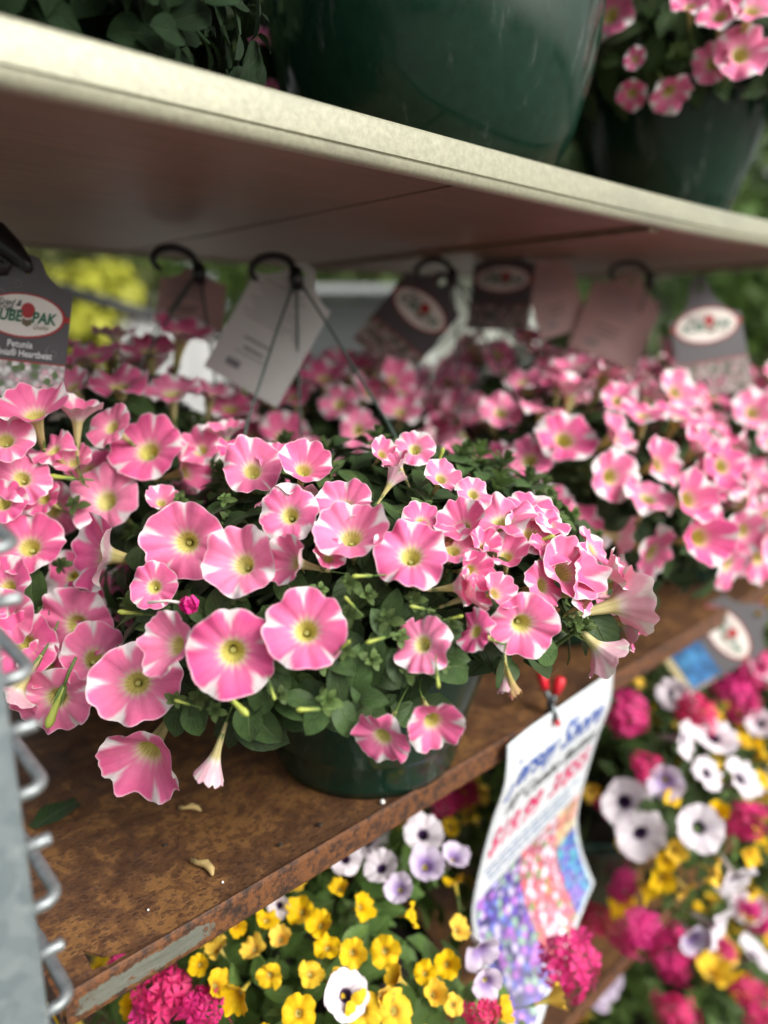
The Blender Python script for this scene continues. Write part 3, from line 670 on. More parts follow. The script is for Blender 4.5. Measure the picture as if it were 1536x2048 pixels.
# galvanised post with bent rod pegs
po = thing('rack_post', 'galvanised steel rack post with bent rod pegs beside the rusty shelf', 'post', (0, 0, -1.15))
PX, PY = .0802, .340
obj('post_body', MB().plate([[(PX-.042, PY-.003), (PX-.004, PY-.003), (PX-.0012, PY-.002), (PX, PY+.001), (PX, PY+.036), (PX-.003, PY+.036), (PX-.003, PY+.002), (PX-.039, PY+.002), (PX-.039, PY+.036), (PX-.042, PY+.036)]], 0, 2.4).me('post_body', M['galv']), po)
def arc_rod(z, ln=.0152, back=.050):
    pts = [(PX-.002, PY+.014, z)]; r = .007
    pts.append((PX+ln-r, PY+.014, z))
    for k in range(1, 7):
        a = k/6*math.pi/2; pts.append((PX+ln-r+r*math.sin(a), PY+.014+r-r*math.cos(a), z+.0015*k/6))
    pts.append((PX+ln, PY+.014+back, z+.004)); pts.append((PX+ln-.001, PY+.014+back+.03, z+.004))
    return pts
for z in (.292, .228, .166, .100, .035, -.030, -.095):
    obj('peg_loop', MB().tube([(x, y, q+1.15) for x, y, q in arc_rod(z)], .0034, 12).me('peg_loop', M['rod'], True), po)
for z in (.268, .203, .139, .075, .010, -.055):
    obj('peg', MB().tube([(PX-.002, PY+.010, z+1.15), (PX+.0125, PY+.010, z+1.15), (PX+.0138, PY+.010, z+1.15)], [.0034, .0034, .0028], 12).me('peg', M['rod'], True), po)

# ================================================================== front petunia
# (px, py, diameter px, (right, up, toward), family, variant, roll deg)
FRONT = [
 (300,908,152,(0,.45,.9),'flat',0,10),(217,1006,162,(-.02,.35,.93),'flat',1,40),(376,1085,172,(.02,.22,.97),'flat',2,90),
 (466,1302,184,(0,.2,.97),'flat',3,92),(613,1264,180,(.02,.25,.96),'flat',4,95),(275,1366,178,(.28,.10,.95),'open',0,100),
 (62,1098,150,(.18,.45,.85),'open',1,85),(492,1132,152,(-.22,.45,.85),'open',2,60),(703,1082,148,(.05,.55,.8),'open',3,92),
 (822,1118,154,(-.08,.75,.62),'wavy',0,90),(1040,1245,146,(.12,.05,.99),'flat',1,80),(848,1290,120,(-.35,.25,.85),'wavy',1,30),
 (222,1112,158,(-.72,.25,.6),'open',2,20),(304,1492,172,(.02,-.22,.97),'open',3,70),(432,1508,92,(-.42,-.88,.12),'trumpet',0,0),
 (158,1250,160,(.12,.12,.97),'wavy',3,50),(150,1202,98,(.62,-.1,.7),'cup',0,60),(188,1322,150,(.42,.35,.8),'open',0,10),
 (55,1290,150,(.1,.15,.95),'flat',0,70),(118,1392,150,(.05,-.3,.9),'wavy',0,20),(40,1372,120,(-.3,-.62,.35),'open',1,50),
 (362,1292,136,(-.45,.2,.85),'open',3,30),(602,1128,112,(-.7,.32,.6),'cup',1,10),(578,1006,128,(-.05,.93,-.12),'wavy',1,80),
 (582,1034,136,(0,.25,.95),'white',0,30),(690,1020,124,(-.12,.55,.8),'open',1,88),(505,948,134,(.02,.5,.85),'flat',2,20),
 (606,946,112,(.15,.55,.8),'cup',2,70),(404,905,92,(-.05,.35,.9),'open',2,90),(228,858,106,(-.15,.5,.8),'flat',3,50),
 (474,908,86,(.3,.6,.65),'wavy',2,0),(362,946,98,(.85,.22,.35),'cup',0,40),(45,960,116,(.1,.35,.9),'wavy',3,45),
 (12,885,120,(.1,.5,.85),'open',0,75),(72,838,130,(-.15,.75,.6),'open',3,90),(155,845,104,(.25,.92,.15),'cup',1,30),
 (10,1010,96,(0,.3,.9),'flat',4,10),(778,972,60,(.55,.78,.1),'trumpet',1,0),
 (1005,1050,140,(-.05,.85,.42),'wavy',0,60),(930,1062,104,(-.3,.6,.6),'cup',2,20),(905,1105,104,(.1,.5,.8),'open',1,60),
 (1120,1148,140,(.55,.22,.78),'open',3,40),(1160,1140,118,(.7,.35,.5),'wavy',1,10),(1222,1212,140,(.82,.12,-.1),'cup',0,70),
 (1188,1288,108,(.55,-.72,.18),'cup',1,40),(1272,1192,86,(.85,.15,.5),'white',1,30),(1013,1352,56,(.18,-.95,.2),'trumpet',0,50),
 (768,1468,122,(-.35,-.42,.8),'wavy',2,50),(862,1436,122,(.25,-.45,.82),'open',2,10),(938,1142,82,(.25,.2,.9),'cup',2,40),
 (842,1050,96,(.35,.65,.6),'open',0,10),(955,1265,92,(-.55,.35,.65),'wavy',3,30),(1060,1075,120,(.2,.75,.55),'white',2,15),
 (930,1195,88,(.78,.25,.45),'cup',1,70),(905,1175,80,(.75,.3,.3),'cup',0,20),(1062,1030,104,(.1,.7,.5),'white',3,50),
 (885,1060,88,(.1,.8,.4),'white',1,50),(1095,1105,90,(.4,.6,.5),'wavy',1,50),(1235,1165,92,(.75,.4,.3),'open',1,20),
 (20,1180,120,(-.1,.2,.9),'open',1,10),(310,1175,90,(.1,.2,.9),'flat',2,10),(110,905,90,(-.2,.5,.7),'wavy',3,10),
 (1080,1172,104,(.45,.15,.85),'wavy',4,20),(1152,1186,100,(.72,.1,.6),'white',0,40),(1246,1246,92,(.72,-.35,.2),'cup',2,20),(1012,1118,88,(.1,.5,.8),'open',4,30),(1092,1052,96,(.3,.6,.6),'white',2,60),(1178,1102,96,(.6,.5,.4),'white',3,20),(962,1100,80,(.2,.6,.7),'cup',1,20),(1210,1150,84,(.7,.4,.2),'cup',0,10),(985,1190,84,(.6,.3,.6),'cup',2,50),(20,1235,110,(.1,.1,.95),'open',4,30),(92,1000,90,(-.1,.4,.9),'flat',5,30),(150,930,84,(.1,.5,.8),'open',3,10),(322,1010,70,(.2,.6,.6),'cup',2,30),(548,915,70,(.1,.6,.7),'wavy',4,30),(655,1120,70,(.3,.4,.7),'cup',1,40),
 (762,912,62,(.3,.5,.7),'cup',0,30),(830,902,80,(-.1,.6,.7),'white',3,70),(880,962,88,(.1,.5,.8),'open',1,20),(800,938,66,(-.4,.6,.4),'cup',2,60),(945,992,84,(.2,.5,.8),'white',1,10),
 (450,880,80,(.1,.8,.4),'cup',0,10),(100,1330,90,(.0,.2,.9),'cup',1,30)]
FD = Dome((.415, .475, .155), (.235, .232, .152))
fr = potted('pink and white petunia basket in the front row beside the galvanised post', (.42, .475, 0), None)
for i, (x, y, d, n3, fam, k, roll) in enumerate(FRONT):
    t, ok = FD.hit(x, y, 1.0 if i % 3 else 1.03)
    t = max(t, .40)
    p = at(x, y, t); n = (facing(*n3)+Vector((random.gauss(0, .11), random.gauss(0, .11), random.gauss(0, .11)))).normalized(); me = HF[fam][k % len(HF[fam])]
    R = d/2*t/FPX
    add_flower(fr, p, n, R, me, R_(roll), True, n3[2] > .55)
leafage(fr, FD, 520, 120, .040, .128, .80, .97, n_fill=1600, rg=random.Random(3), ban=lambda p: (p.z < .172 and (p-FD.c).dot(RT) > .045 and (p-FD.c).dot(Fh) < .10) or ((p-FD.c).dot(Fh) > .03 and p.z > .20))
for x, y, d, n3, k in [(1101,1228,30,(.1,.5,.8),0),(1152,1216,34,(.5,.5,.6),1),(1022,1362,40,(.25,-.9,.25),0),(884,1092,34,(.5,.5,.5),1),(706,985,30,(.3,.6,.6),0)]:
    t, ok = FD.hit(x, y, 1.02); f = obj('wilted_flower', WILT[k], fr, mw=xform(at(x, y, t)-fr.location, basis(facing(*n3)), d/2*t/FPX*1.5)); obj('calyx', CALYX, f)
for x, y, dx, dy, s in [(725,1152,-.9,.0,30),(752,1280,-.9,-.2,30),(617,1419,-.95,.05,34),(262,1226,-.9,.15,36),(875,1356,.1,-1,28),(472,1408,.75,-.6,48),(112,1412,-.3,-.95,62),(125,955,-.95,.1,36),(1085,1080,.8,.3,36),(700,1205,-.5,.6,24),(835,1215,-.8,.2,24),(690,1290,.5,.5,22),(910,1235,.8,.2,24),(365,1405,-.7,.3,24),(545,1385,.3,-.8,22),(880,915,.3,.9,30),]:
    t, ok = FD.hit(x, y, 1.0); t -= .012; d = facing(dx, dy, .25); L = s*1.25*t/FPX
    b = obj('bud', BUD, fr, mw=xform(at(x, y, t)-d*L*.5-fr.location, basis(d), L)); obj('bud_calyx', BUDC, b)
# hand-set leaves and shoots that the photograph shows clearly
rg = random.Random(5)
for x, y, s, dx, dy in [(675,1370,95,-.2,.9),(712,1350,100,.3,.95),(635,1425,90,-.6,-.6),(690,1430,80,.5,-.8),(600,1400,70,-.95,.1),(745,1395,60,.9,.2),(60,1180,90,0,1),(880,1300,70,.9,.5),(905,1310,70,.95,.1),(500,1440,90,.1,-1),(545,1350,80,.6,-.7),(350,1430,80,-.3,-.9),(385,1440,70,.3,-.9),(780,1215,80,.2,.95),(820,1225,70,.6,.7),(760,1250,70,-.5,.7),(440,1215,90,.4,.9),(330,1190,80,.1,1),(405,1220,70,-.4,.8),(560,1310,80,.6,-.6),(800,1330,80,.5,-.8),(690,1330,70,-.6,.3),(520,1390,80,-.2,-.95),(900,1110,60,.1,.9),(780,1060,60,-.2,.9)]:
    t, ok = FD.hit(x, y, .95); d = facing(dx, dy, rg.uniform(.1, .5)); nn = facing(rg.uniform(-.3, .3), .55, .8); nn = (nn-d*nn.dot(d)).normalized(); L = s*t/FPX
    obj('leaf', rg.choice(LEAF), fr, mw=xform(at(x, y, t-.006)-d*L*.5-fr.location, Matrix((d.cross(nn), d, nn)).transposed().to_4x4(), L))
for x, y, s in [(655,1400,80),(585,1225,60),(400,1395,70),(775,1240,75),(95,1225,70),(320,1215,60),(505,1360,55),(980,1125,85),(885,1330,60),(700,1165,60),(1150,1250,60),(800,1275,60),(150,1010,60),(640,1180,55),(430,1420,60),(735,1190,70),(830,1200,64),(700,1230,70),(860,1235,60),(745,1320,72),(915,1180,56),(820,1345,64),(690,1300,60),(560,1390,64),(350,1400,56),(470,1190,56),(270,1190,50),(120,1130,52),(900,1250,56),(770,1150,56),(640,1330,60),(360,1000,48),(540,1070,50),(450,1000,48)]:
    t, ok = FD.hit(x, y, .99); d = facing(rg.uniform(-.4, .4), rg.uniform(.1, .6), .8); obj('shoot', rg.choice(SHOOT), fr, mw=xform(at(x, y, t)-fr.location, basis(d), s*.75*t/FPX))
hanger(fr, at(592, 545, .76), (-.3, .9, 0), (R_(150), R_(75), R_(275)))

# ------------------------------------------------------------------ other petunias on the middle shelf
def petunia(label, c, dome, n, seed, group=None, D=.058, fl=None, nl=130, front=.35, kinds=None, apex=None, hd=(0, 1, 0)):
    r = potted(label, (c[0], c[1], 0), group); d = Dome(*dome)
    pts = []
    for x, y, dd, n3, k in (fl or []):
        t, ok = d.hit(x, y, 1.0); add_flower(r, at(x, y, t), facing(*n3), dd/2*t/FPX, HF['far'][k % 6], k*1.3); pts.append(at(x, y, t))
    scatter(r, d, n, D, kinds or HF['far']+HF['white']+HF['cup'][:2], .03, .38, front, seed, keep=lambda p: all((p-q).length > .045 for q in pts))
    leafage(r, d, nl, 30, .040, .03, .80, .98, n_fill=1000, rg=random.Random(seed))
    if apex: hanger(r, apex, hd, (R_(100), R_(220), R_(340)))
    return r
petunia('petunia basket standing second from the galvanised post in the front row', (.83, .53), ((.835, .515, .165), (.215, .205, .165)), 105, 21,
    fl=[(915,928,100,(0,.1,1),0),(1125,885,130,(.1,.4,.9),1),(1215,955,110,(.3,.1,.9),2),(1000,830,90,(0,.5,.8),3),(1060,925,110,(-.3,.3,.8),4),(1000,925,90,(-.5,.3,.6),1),(1220,880,110,(.5,.4,.5),5),(850,975,90,(-.4,.4,.7),2),(940,990,90,(.2,.3,.9),3),(1230,1075,100,(.8,-.2,.2),5),(1160,1060,110,(.5,.5,.6),4),(1100,1010,90,(.3,.6,.6),2)],
    apex=at(905, 545, .98), hd=(-.2, 1, 0))
petunia('petunia basket standing third from the galvanised post in the front row', (1.19, .53), ((1.19, .51, .17), (.21, .205, .17)), 110, 22,
    fl=[(1418,1000,128,(-.05,.15,.98),0),(1380,950,110,(0,.5,.8),1),(1330,870,90,(-.1,.2,.95),2),(1400,850,90,(0,.4,.9),3),(1490,960,110,(.4,.3,.7),4),(1480,1085,110,(-.2,-.4,.8),5),(1300,830,80,(0,.4,.8),1),(1500,830,100,(0,.4,.9),2),(1440,900,90,(.2,.3,.9),3)], apex=at(1300, 552, 1.08), hd=(-.6, .6, 0))
petunia('shaded petunia basket behind the end basket, beneath the printed grey plant tag', (.30, .80), ((.305, .80, .185), (.20, .195, .185)), 66, 23,
    fl=[(190,722,120,(-.1,.75,.5),0),(300,710,110,(.1,.7,.6),1),(362,682,130,(.3,.8,.4),2),(240,782,130,(0,.8,.5),3),(345,795,115,(.1,.7,.5),4),(150,780,90,(-.2,.6,.7),5),(460,825,100,(.2,.7,.5),1),(420,800,100,(.2,.8,.4),2),(120,700,90,(0,.7,.4),0),(230,680,100,(0,.9,.2),1)], apex=at(398, 535, .82), hd=(-.75, -.1, 0))
petunia('petunia basket in the back row, behind the tilted white tag', (.68, .84), ((.68, .83, .175), (.205, .17, .175)), 95, 24,
    fl=[(716,862,84,(.2,.1,.95),0),(680,812,84,(-.1,.4,.9),1),(650,765,100,(0,.7,.6),2),(590,800,90,(-.2,.7,.5),3),(535,800,90,(-.4,.6,.4),4),(800,830,90,(.1,.6,.7),5)], apex=at(1050, 560, 1.12), hd=(.6, .3, 0))
petunia('petunia basket in the shaded back row, beyond the second front basket', (1.10, .84), ((1.10, .83, .19), (.215, .17, .19)), 95, 25)
petunia('petunia basket at the far end of the shaded back row', (1.50, .82), ((1.50, .82, .18), (.2, .18, .18)), 30, 26, nl=60)
petunia('petunia basket at the far end of the front row', (1.54, .53), ((1.54, .51, .17), (.2, .2, .17)), 30, 27, nl=60)

# ------------------------------------------------------------------ upper shelf baskets
ZT = ZU+.0262
def upper(label, c, dome, n, seed, fl=(), nl=150, size=.045, s=1., dark=False):
    r = thing('petunia_basket', label, 'potted plant', (c[0], c[1], ZT+bend(c[0])+.001)); pot_parts(r, s, BOWL if s > 1 else POT_PROF); d = Dome(*dome)
    for x, y, dd, n3, k in fl:
        t, ok = d.hit(x, y, 1.0); add_flower(r, at(x, y, t), facing(*n3), dd/2*t/FPX, HF['far'][k % 6], k*1.3)
    scatter(r, d, n, .056, HF['far']+HF['white'][:2], ZT+.12, .4, .2, seed, elmin=.0)
    leafage(r, d, nl, 24, size, ZT+.022, .80, 1.0, n_fill=1100, rg=random.Random(seed), **(dict(meshes=DLEAF, fillmat=M['shade_tinted_leaf'], shoots=DSHOOT) if dark else {})); return r
upper('glossy green basket on the upper shelf above the second front basket', (.572, .545), ((.572, .545, ZT+.240), (.222, .21, .085)), 10, 31, s=1.23)
upper('green basket on the upper shelf with petunias spilling in the light', (1.02, .53), ((1.02, .50, ZT+.20), (.22, .20, .13)), 20, 32,
    fl=[(1478,115,120,(-.1,.05,.99),0),(1500,30,110,(0,.4,.9),1),(1440,40,90,(-.3,.3,.8),2),(1425,130,80,(-.5,-.2,.6),3),(1335,180,90,(.1,-.7,.4),4),(1380,20,70,(-.3,.4,.7),5),(1265,185,60,(-.3,-.6,.4),1),(1270,120,46,(-.3,-.2,.8),2)])
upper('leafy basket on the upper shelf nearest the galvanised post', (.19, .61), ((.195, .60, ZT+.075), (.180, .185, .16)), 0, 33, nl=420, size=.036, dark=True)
upper('dark basket in the back row of the upper shelf', (.58, .88), ((.56, .86, ZT+.17), (.22, .15, .16)), 8, 34,
    fl=[(515,75,40,(0,.1,.9),0),(540,80,44,(0,.1,.9),1),(572,78,36,(0,.1,.9),2),(545,180,36,(0,-.3,.9),3)], nl=110)
upper('dark basket in the back row of the upper shelf, behind the post end', (.22, .90), ((.22, .88, ZT+.19), (.19, .13, .13)), 0, 35, nl=80)
upper('far basket in the back row of the upper shelf, past the glossy basket', (.98, .88), ((.96, .87, ZT+.16), (.22, .15, .16)), 6, 36, nl=80)

upper('back basket on the upper shelf, between the glossy basket and the spilling one', (1.30, .86), ((1.25, .84, ZT+.17), (.24, .15, .17)), 6, 37, nl=90)
# ------------------------------------------------------------------ combination baskets on the bottom shelf
COMBO = [(.40, .545, (.27, .26, .185), 'combination basket under the torn shelf corner, mostly yellow blooms', 41),
         (.90, .53, (.27, .26, .205), 'combination basket behind the curled paper sign, white and hot pink blooms', 42),
         (1.30, .52, (.28, .29, .21), 'combination basket at the far end of the bottom shelf', 43),
         (.66, .86, (.22, .16, .17), 'shaded combination basket in the back row of the bottom shelf', 44),
         (1.78, .53, (.25, .25, .19), 'outermost combination basket, at the open end of the bottom shelf', 45)]
ZB = -.93
lw = thing('steel_shelf', 'lowest steel shelf of the rack, close above the gravel', 'shelf', (0, 0, 0))
obj('top_sheet', MB().box((.45, .1945, ZB-.002), (X1+1, .9, ZB)).me('top_sheet', M['rust']), lw)
obj('front_lip', strip([(y-.2, z+ZB) for y, z in lipprof], .45, X1+1, 20).me('front_lip', M['rustlip']), lw)
LOW = [(1.04, .43, (.27, .25, .2), 'combination basket on the lowest shelf below the sign', 46), (1.52, .43, (.27, .25, .2), 'combination basket on the lowest shelf beyond the one below the sign', 47)]
combos = []
for x, y, r, lab, sd_ in COMBO:
    ro = thing('combination_basket', lab, 'potted plant', (x, y, ZL)); pot_parts(ro); combos.append((ro, Dome((x, y-.01, ZL+.195), r), sd_))
for x, y, r, lab, sd_ in LOW:
    ro = thing('combination_basket', lab, 'potted plant', (x, y, ZB)); pot_parts(ro); combos.append((ro, Dome((x, y-.01, ZB+.22), r), sd_))
def nearest(x, y):
    best = None
    for ro, d, sd_ in combos:
        t, ok = d.hit(x, y)
        if ok and (best is None or t < best[0]): best = (t, ro, d)
    if best is None:
        for ro, d, sd_ in combos:
            t, ok = d.hit(x, y); p = at(x, y, t); e = (d.c-p).length
            if best is None or e < best[3]: best = (t, ro, d, e)
    return best[:3]
rg = random.Random(11); placed = {id(ro): [] for ro, d, s_ in combos}
def in_sign(p): return .49 < p.x < .775 and p.y < .455 and p.z > -.40
SIGN_PX = [(1225, 1340), (1165, 1620), (1232, 1755), (1160, 1850), (1060, 2060), (1030, 2060), (945, 1800), (1015, 1480)]
def over_sign(x, y):
    c = False
    for (x0, y0), (x1, y1) in zip(SIGN_PX, SIGN_PX[1:]+SIGN_PX[:1]):
        if (y0 > y) != (y1 > y) and x < (x1-x0)*(y-y0)/(y1-y0)+x0: c = not c
    return c
def proj(p):
    d = p-C0; z = d.dot(FW); return CX+FPX*d.dot(RT)/z, CY-FPX*d.dot(VU)/z
_ins = in_sign
def in_sign(p): return _ins(p) or (p.y < .44 and over_sign(*proj(p)))
def put(kind, x, y, dpx, n3=None):
    if over_sign(x, y): return
    t, ro, d = nearest(x, y)
    while in_sign(at(x, y, t)): t += .01
    p = at(x, y, t); o_ = d.out(p)
    n = facing(*n3) if n3 else (o_*.6-FW*.35+UPW*.2+Vector((rg.gauss(0, .4), rg.gauss(0, .4), rg.gauss(0, .4)))).normalized()
    R = dpx/2*t/FPX; mw = xform(p-ro.location, basis(n, roll=rg.uniform(0, 6)), R*{'V': 1., 'Y': .92, 'W': 1., 'L': 1.}[kind]); placed[id(ro)].append(p)
    if kind == 'V': obj('verbena_cluster', rg.choice(VERB), ro, mw=mw)
    else:
        f = obj({'Y': 'yellow_flower', 'W': 'white_flower', 'L': 'lilac_flower'}[kind], rg.choice({'Y': YF, 'W': WF, 'L': LF}[kind]), ro, mw=mw); obj('calyx', CALYX, f)
for x, y, d in [(605,1825,62),(642,1852,60),(655,1897,62),(720,1815,58),(770,1902,68),(705,1905,62),(482,1985,74),(597,2027,78),(725,2022,84),(788,2022,84),(866,1990,62),(430,1972,60),(510,1900,56),(562,1880,56),(440,1900,52),(590,1765,48),(532,1842,56),(850,1948,52),(912,1862,52),(1172,1655,66),(1238,1802,66),(1288,1772,66),(1322,1755,60),(1345,1700,52),(1427,1740,62),(1432,1630,52),(1420,1952,74),(1482,1972,58),(1450,1905,62),(1340,1602,42),(1480,1490,42),(1200,1730,42),(930,1600,44),(900,1655,44),(820,1830,52),(680,1780,46),(470,1850,46),(620,1950,60),(540,1950,58),(800,1960,56),(670,1965,62),(1520,1560,44),(1330,1720,46),(1250,1690,44),(400,1930,46),(1180,1580,44),(760,1990,50),(905,2010,46)]: put('Y', x, y, d)
for x, y, d in [(1247,1602,102),(1278,1662,106),(1395,1655,92),(1358,1478,84),(1425,1480,90),(1475,1560,84),(1410,1548,72),(1465,1750,92),(1345,1388,64),(1495,1822,72),(1502,1912,74),(700,1655,92),(738,1685,72),(690,1720,66),(764,1740,72),(845,1672,82),(690,1992,92),(1420,1850,92),(1520,1340,70),(1370,1400,60),(560,1810,50),(1520,1450,60)]:
    put('W', x, y, d, (0, .1, 1) if y in (1602, 1662) else None)
for x, y, d in [(955,1892,84),(1192,1955,92),(1330,1560,72),(850,1735,72),(970,1960,66),(1380,1870,66),(800,1780,60),(905,1720,60),(1185,2000,60)]: put('L', x, y, d)
for x, y, d in [(1255,1430,96),(1290,1532,66),(1390,1430,100),(1470,1402,112),(1500,1330,96),(1495,1642,96),(1270,1852,112),(1342,1902,112),(1192,1842,80),(1512,1832,84),(1245,1768,70),(1352,2022,84),(330,1992,132),(405,2022,104),(962,2032,84),(920,1590,84),(888,1602,70),(240,1930,60),(1505,2002,92),(1215,1612,50),(870,1560,60),(300,2040,100),(1440,1900,60),(1000,1560,60)]: put('V', x, y, d)
# the verbena head that leans out in front of the sign
ro = combos[1][0]; p = at(1136, 1932, .735)
ob = obj('verbena_cluster', VERB[0], ro, mw=xform(p-ro.location, basis(facing(0, .4, .9)), .033)); 
obj('stem', MB().tube([p-ro.location+Vector((.01, .012, -.02)), p-ro.location+Vector((.05, .06, -.07)), Vector((-.06, -.06, .18))], .0022, 6).me('stem', M['calyx'], True), ro)
for ro, d, sd_ in combos:
    r2 = random.Random(sd_); pts = placed[id(ro)][:]
    for i in range(420 if sd_ == 41 else 120):
        az, el = r2.uniform(0, 6.28), math.asin(r2.uniform(-.25, 1)); p = d.point(az, el, r2.uniform(.92, 1.05))
        if any((p-q).length < .0235 for q in pts) or in_sign(p) or p.z > -.05: continue
        n = (d.out(p)+UPW*.2+Vector((r2.gauss(0, .6), r2.gauss(0, .6), r2.gauss(0, .4)))).normalized(); pts.append(p)
        f = obj('yellow_flower', r2.choice(YF), ro, mw=xform(p-ro.location, basis(n, roll=r2.uniform(0, 6)), r2.uniform(.0105, .0145))); obj('calyx', CALYX, f)
    for i in range(70):
        az, el = r2.uniform(0, 6.28), math.asin(r2.uniform(-.1, 1)); p = d.point(az, el, r2.uniform(.9, 1.02))
        if any((p-q).length < .045 for q in pts) or in_sign(p): continue
        pts.append(p); k = r2.random(); n = (d.out(p)+UPW*.3+Vector((r2.gauss(0, .3), r2.gauss(0, .3), 0))).normalized()
        if k < .45: f = obj('yellow_flower', r2.choice(YF), ro, mw=xform(p-ro.location, basis(n, roll=r2.uniform(0, 6)), .0155)); obj('calyx', CALYX, f)
        elif k < .75: f = obj('white_flower', r2.choice(WF), ro, mw=xform(p-ro.location, basis(n, roll=r2.uniform(0, 6)), .027)); obj('calyx', CALYX, f)
        else: obj('verbena_cluster', r2.choice(VERB), ro, mw=xform(p-ro.location, basis(n), .028))
    leafage(ro, d, 230, 40, .036, ro.location.z+.06, .80, 1.0, meshes=CLEAF, n_fill=1000, fillmat=M['combo_leaf'], rg=random.Random(sd_+1), ban=in_sign)

# ================================================================== tags, sign, clip
def text_mesh(body, size, shear=0., align='CENTER', bold=0.):
    cu = bpy.data.curves.new('t', 'FONT'); cu.body = body; cu.size = size; cu.shear = shear; cu.align_x = align; cu.align_y = 'CENTER'; cu.offset = bold; cu.resolution_u = 3
    ob = bpy.data.objects.new('t', cu); COL.objects.link(ob); dg = bpy.context.evaluated_depsgraph_get(); me = ob.evaluated_get(dg).to_mesh()
    V = [tuple(v.co) for v in me.vertices]; F = [tuple(p.vertices) for p in me.polygons]; ob.evaluated_get(dg).to_mesh_clear(); bpy.data.objects.remove(ob); bpy.data.curves.remove(cu)
    return V, F
def flat(name, V, F, z, mat, parent):
    return obj(name, mesh(name, [(x, y, z) for x, y, *_ in V], F, mat, False), parent)
def ell(cx, cy, a, b, n=40): return [(cx+a*math.cos(2*math.pi*k/n), cy+b*math.sin(2*math.pi*k/n)) for k in range(n)]
def tag_outline(w, h, neck=.3, nh=.22):
    """hang tag: rectangle with ogee shoulders rising to a narrow neck"""
    hw = w/2; pts = [(-hw, 0), (hw, 0), (hw, h*(1-nh))]
    for k in range(1, 7):
        t = k/7; pts.append((hw-(hw-hw*neck)*t, h*(1-nh)+h*nh*.62*(t**1.9)))
    pts += [(hw*neck, h*(1-.06)), (hw*neck*.7, h*.985), (0, h), (-hw*neck*.7, h*.985), (-hw*neck, h*(1-.06))]
    for k in range(6, 0, -1):
        t = k/7; pts.append((-(hw-(hw-hw*neck)*t), h*(1-nh)+h*nh*.62*(t**1.9)))
    pts.append((-hw, h*(1-nh))); return pts
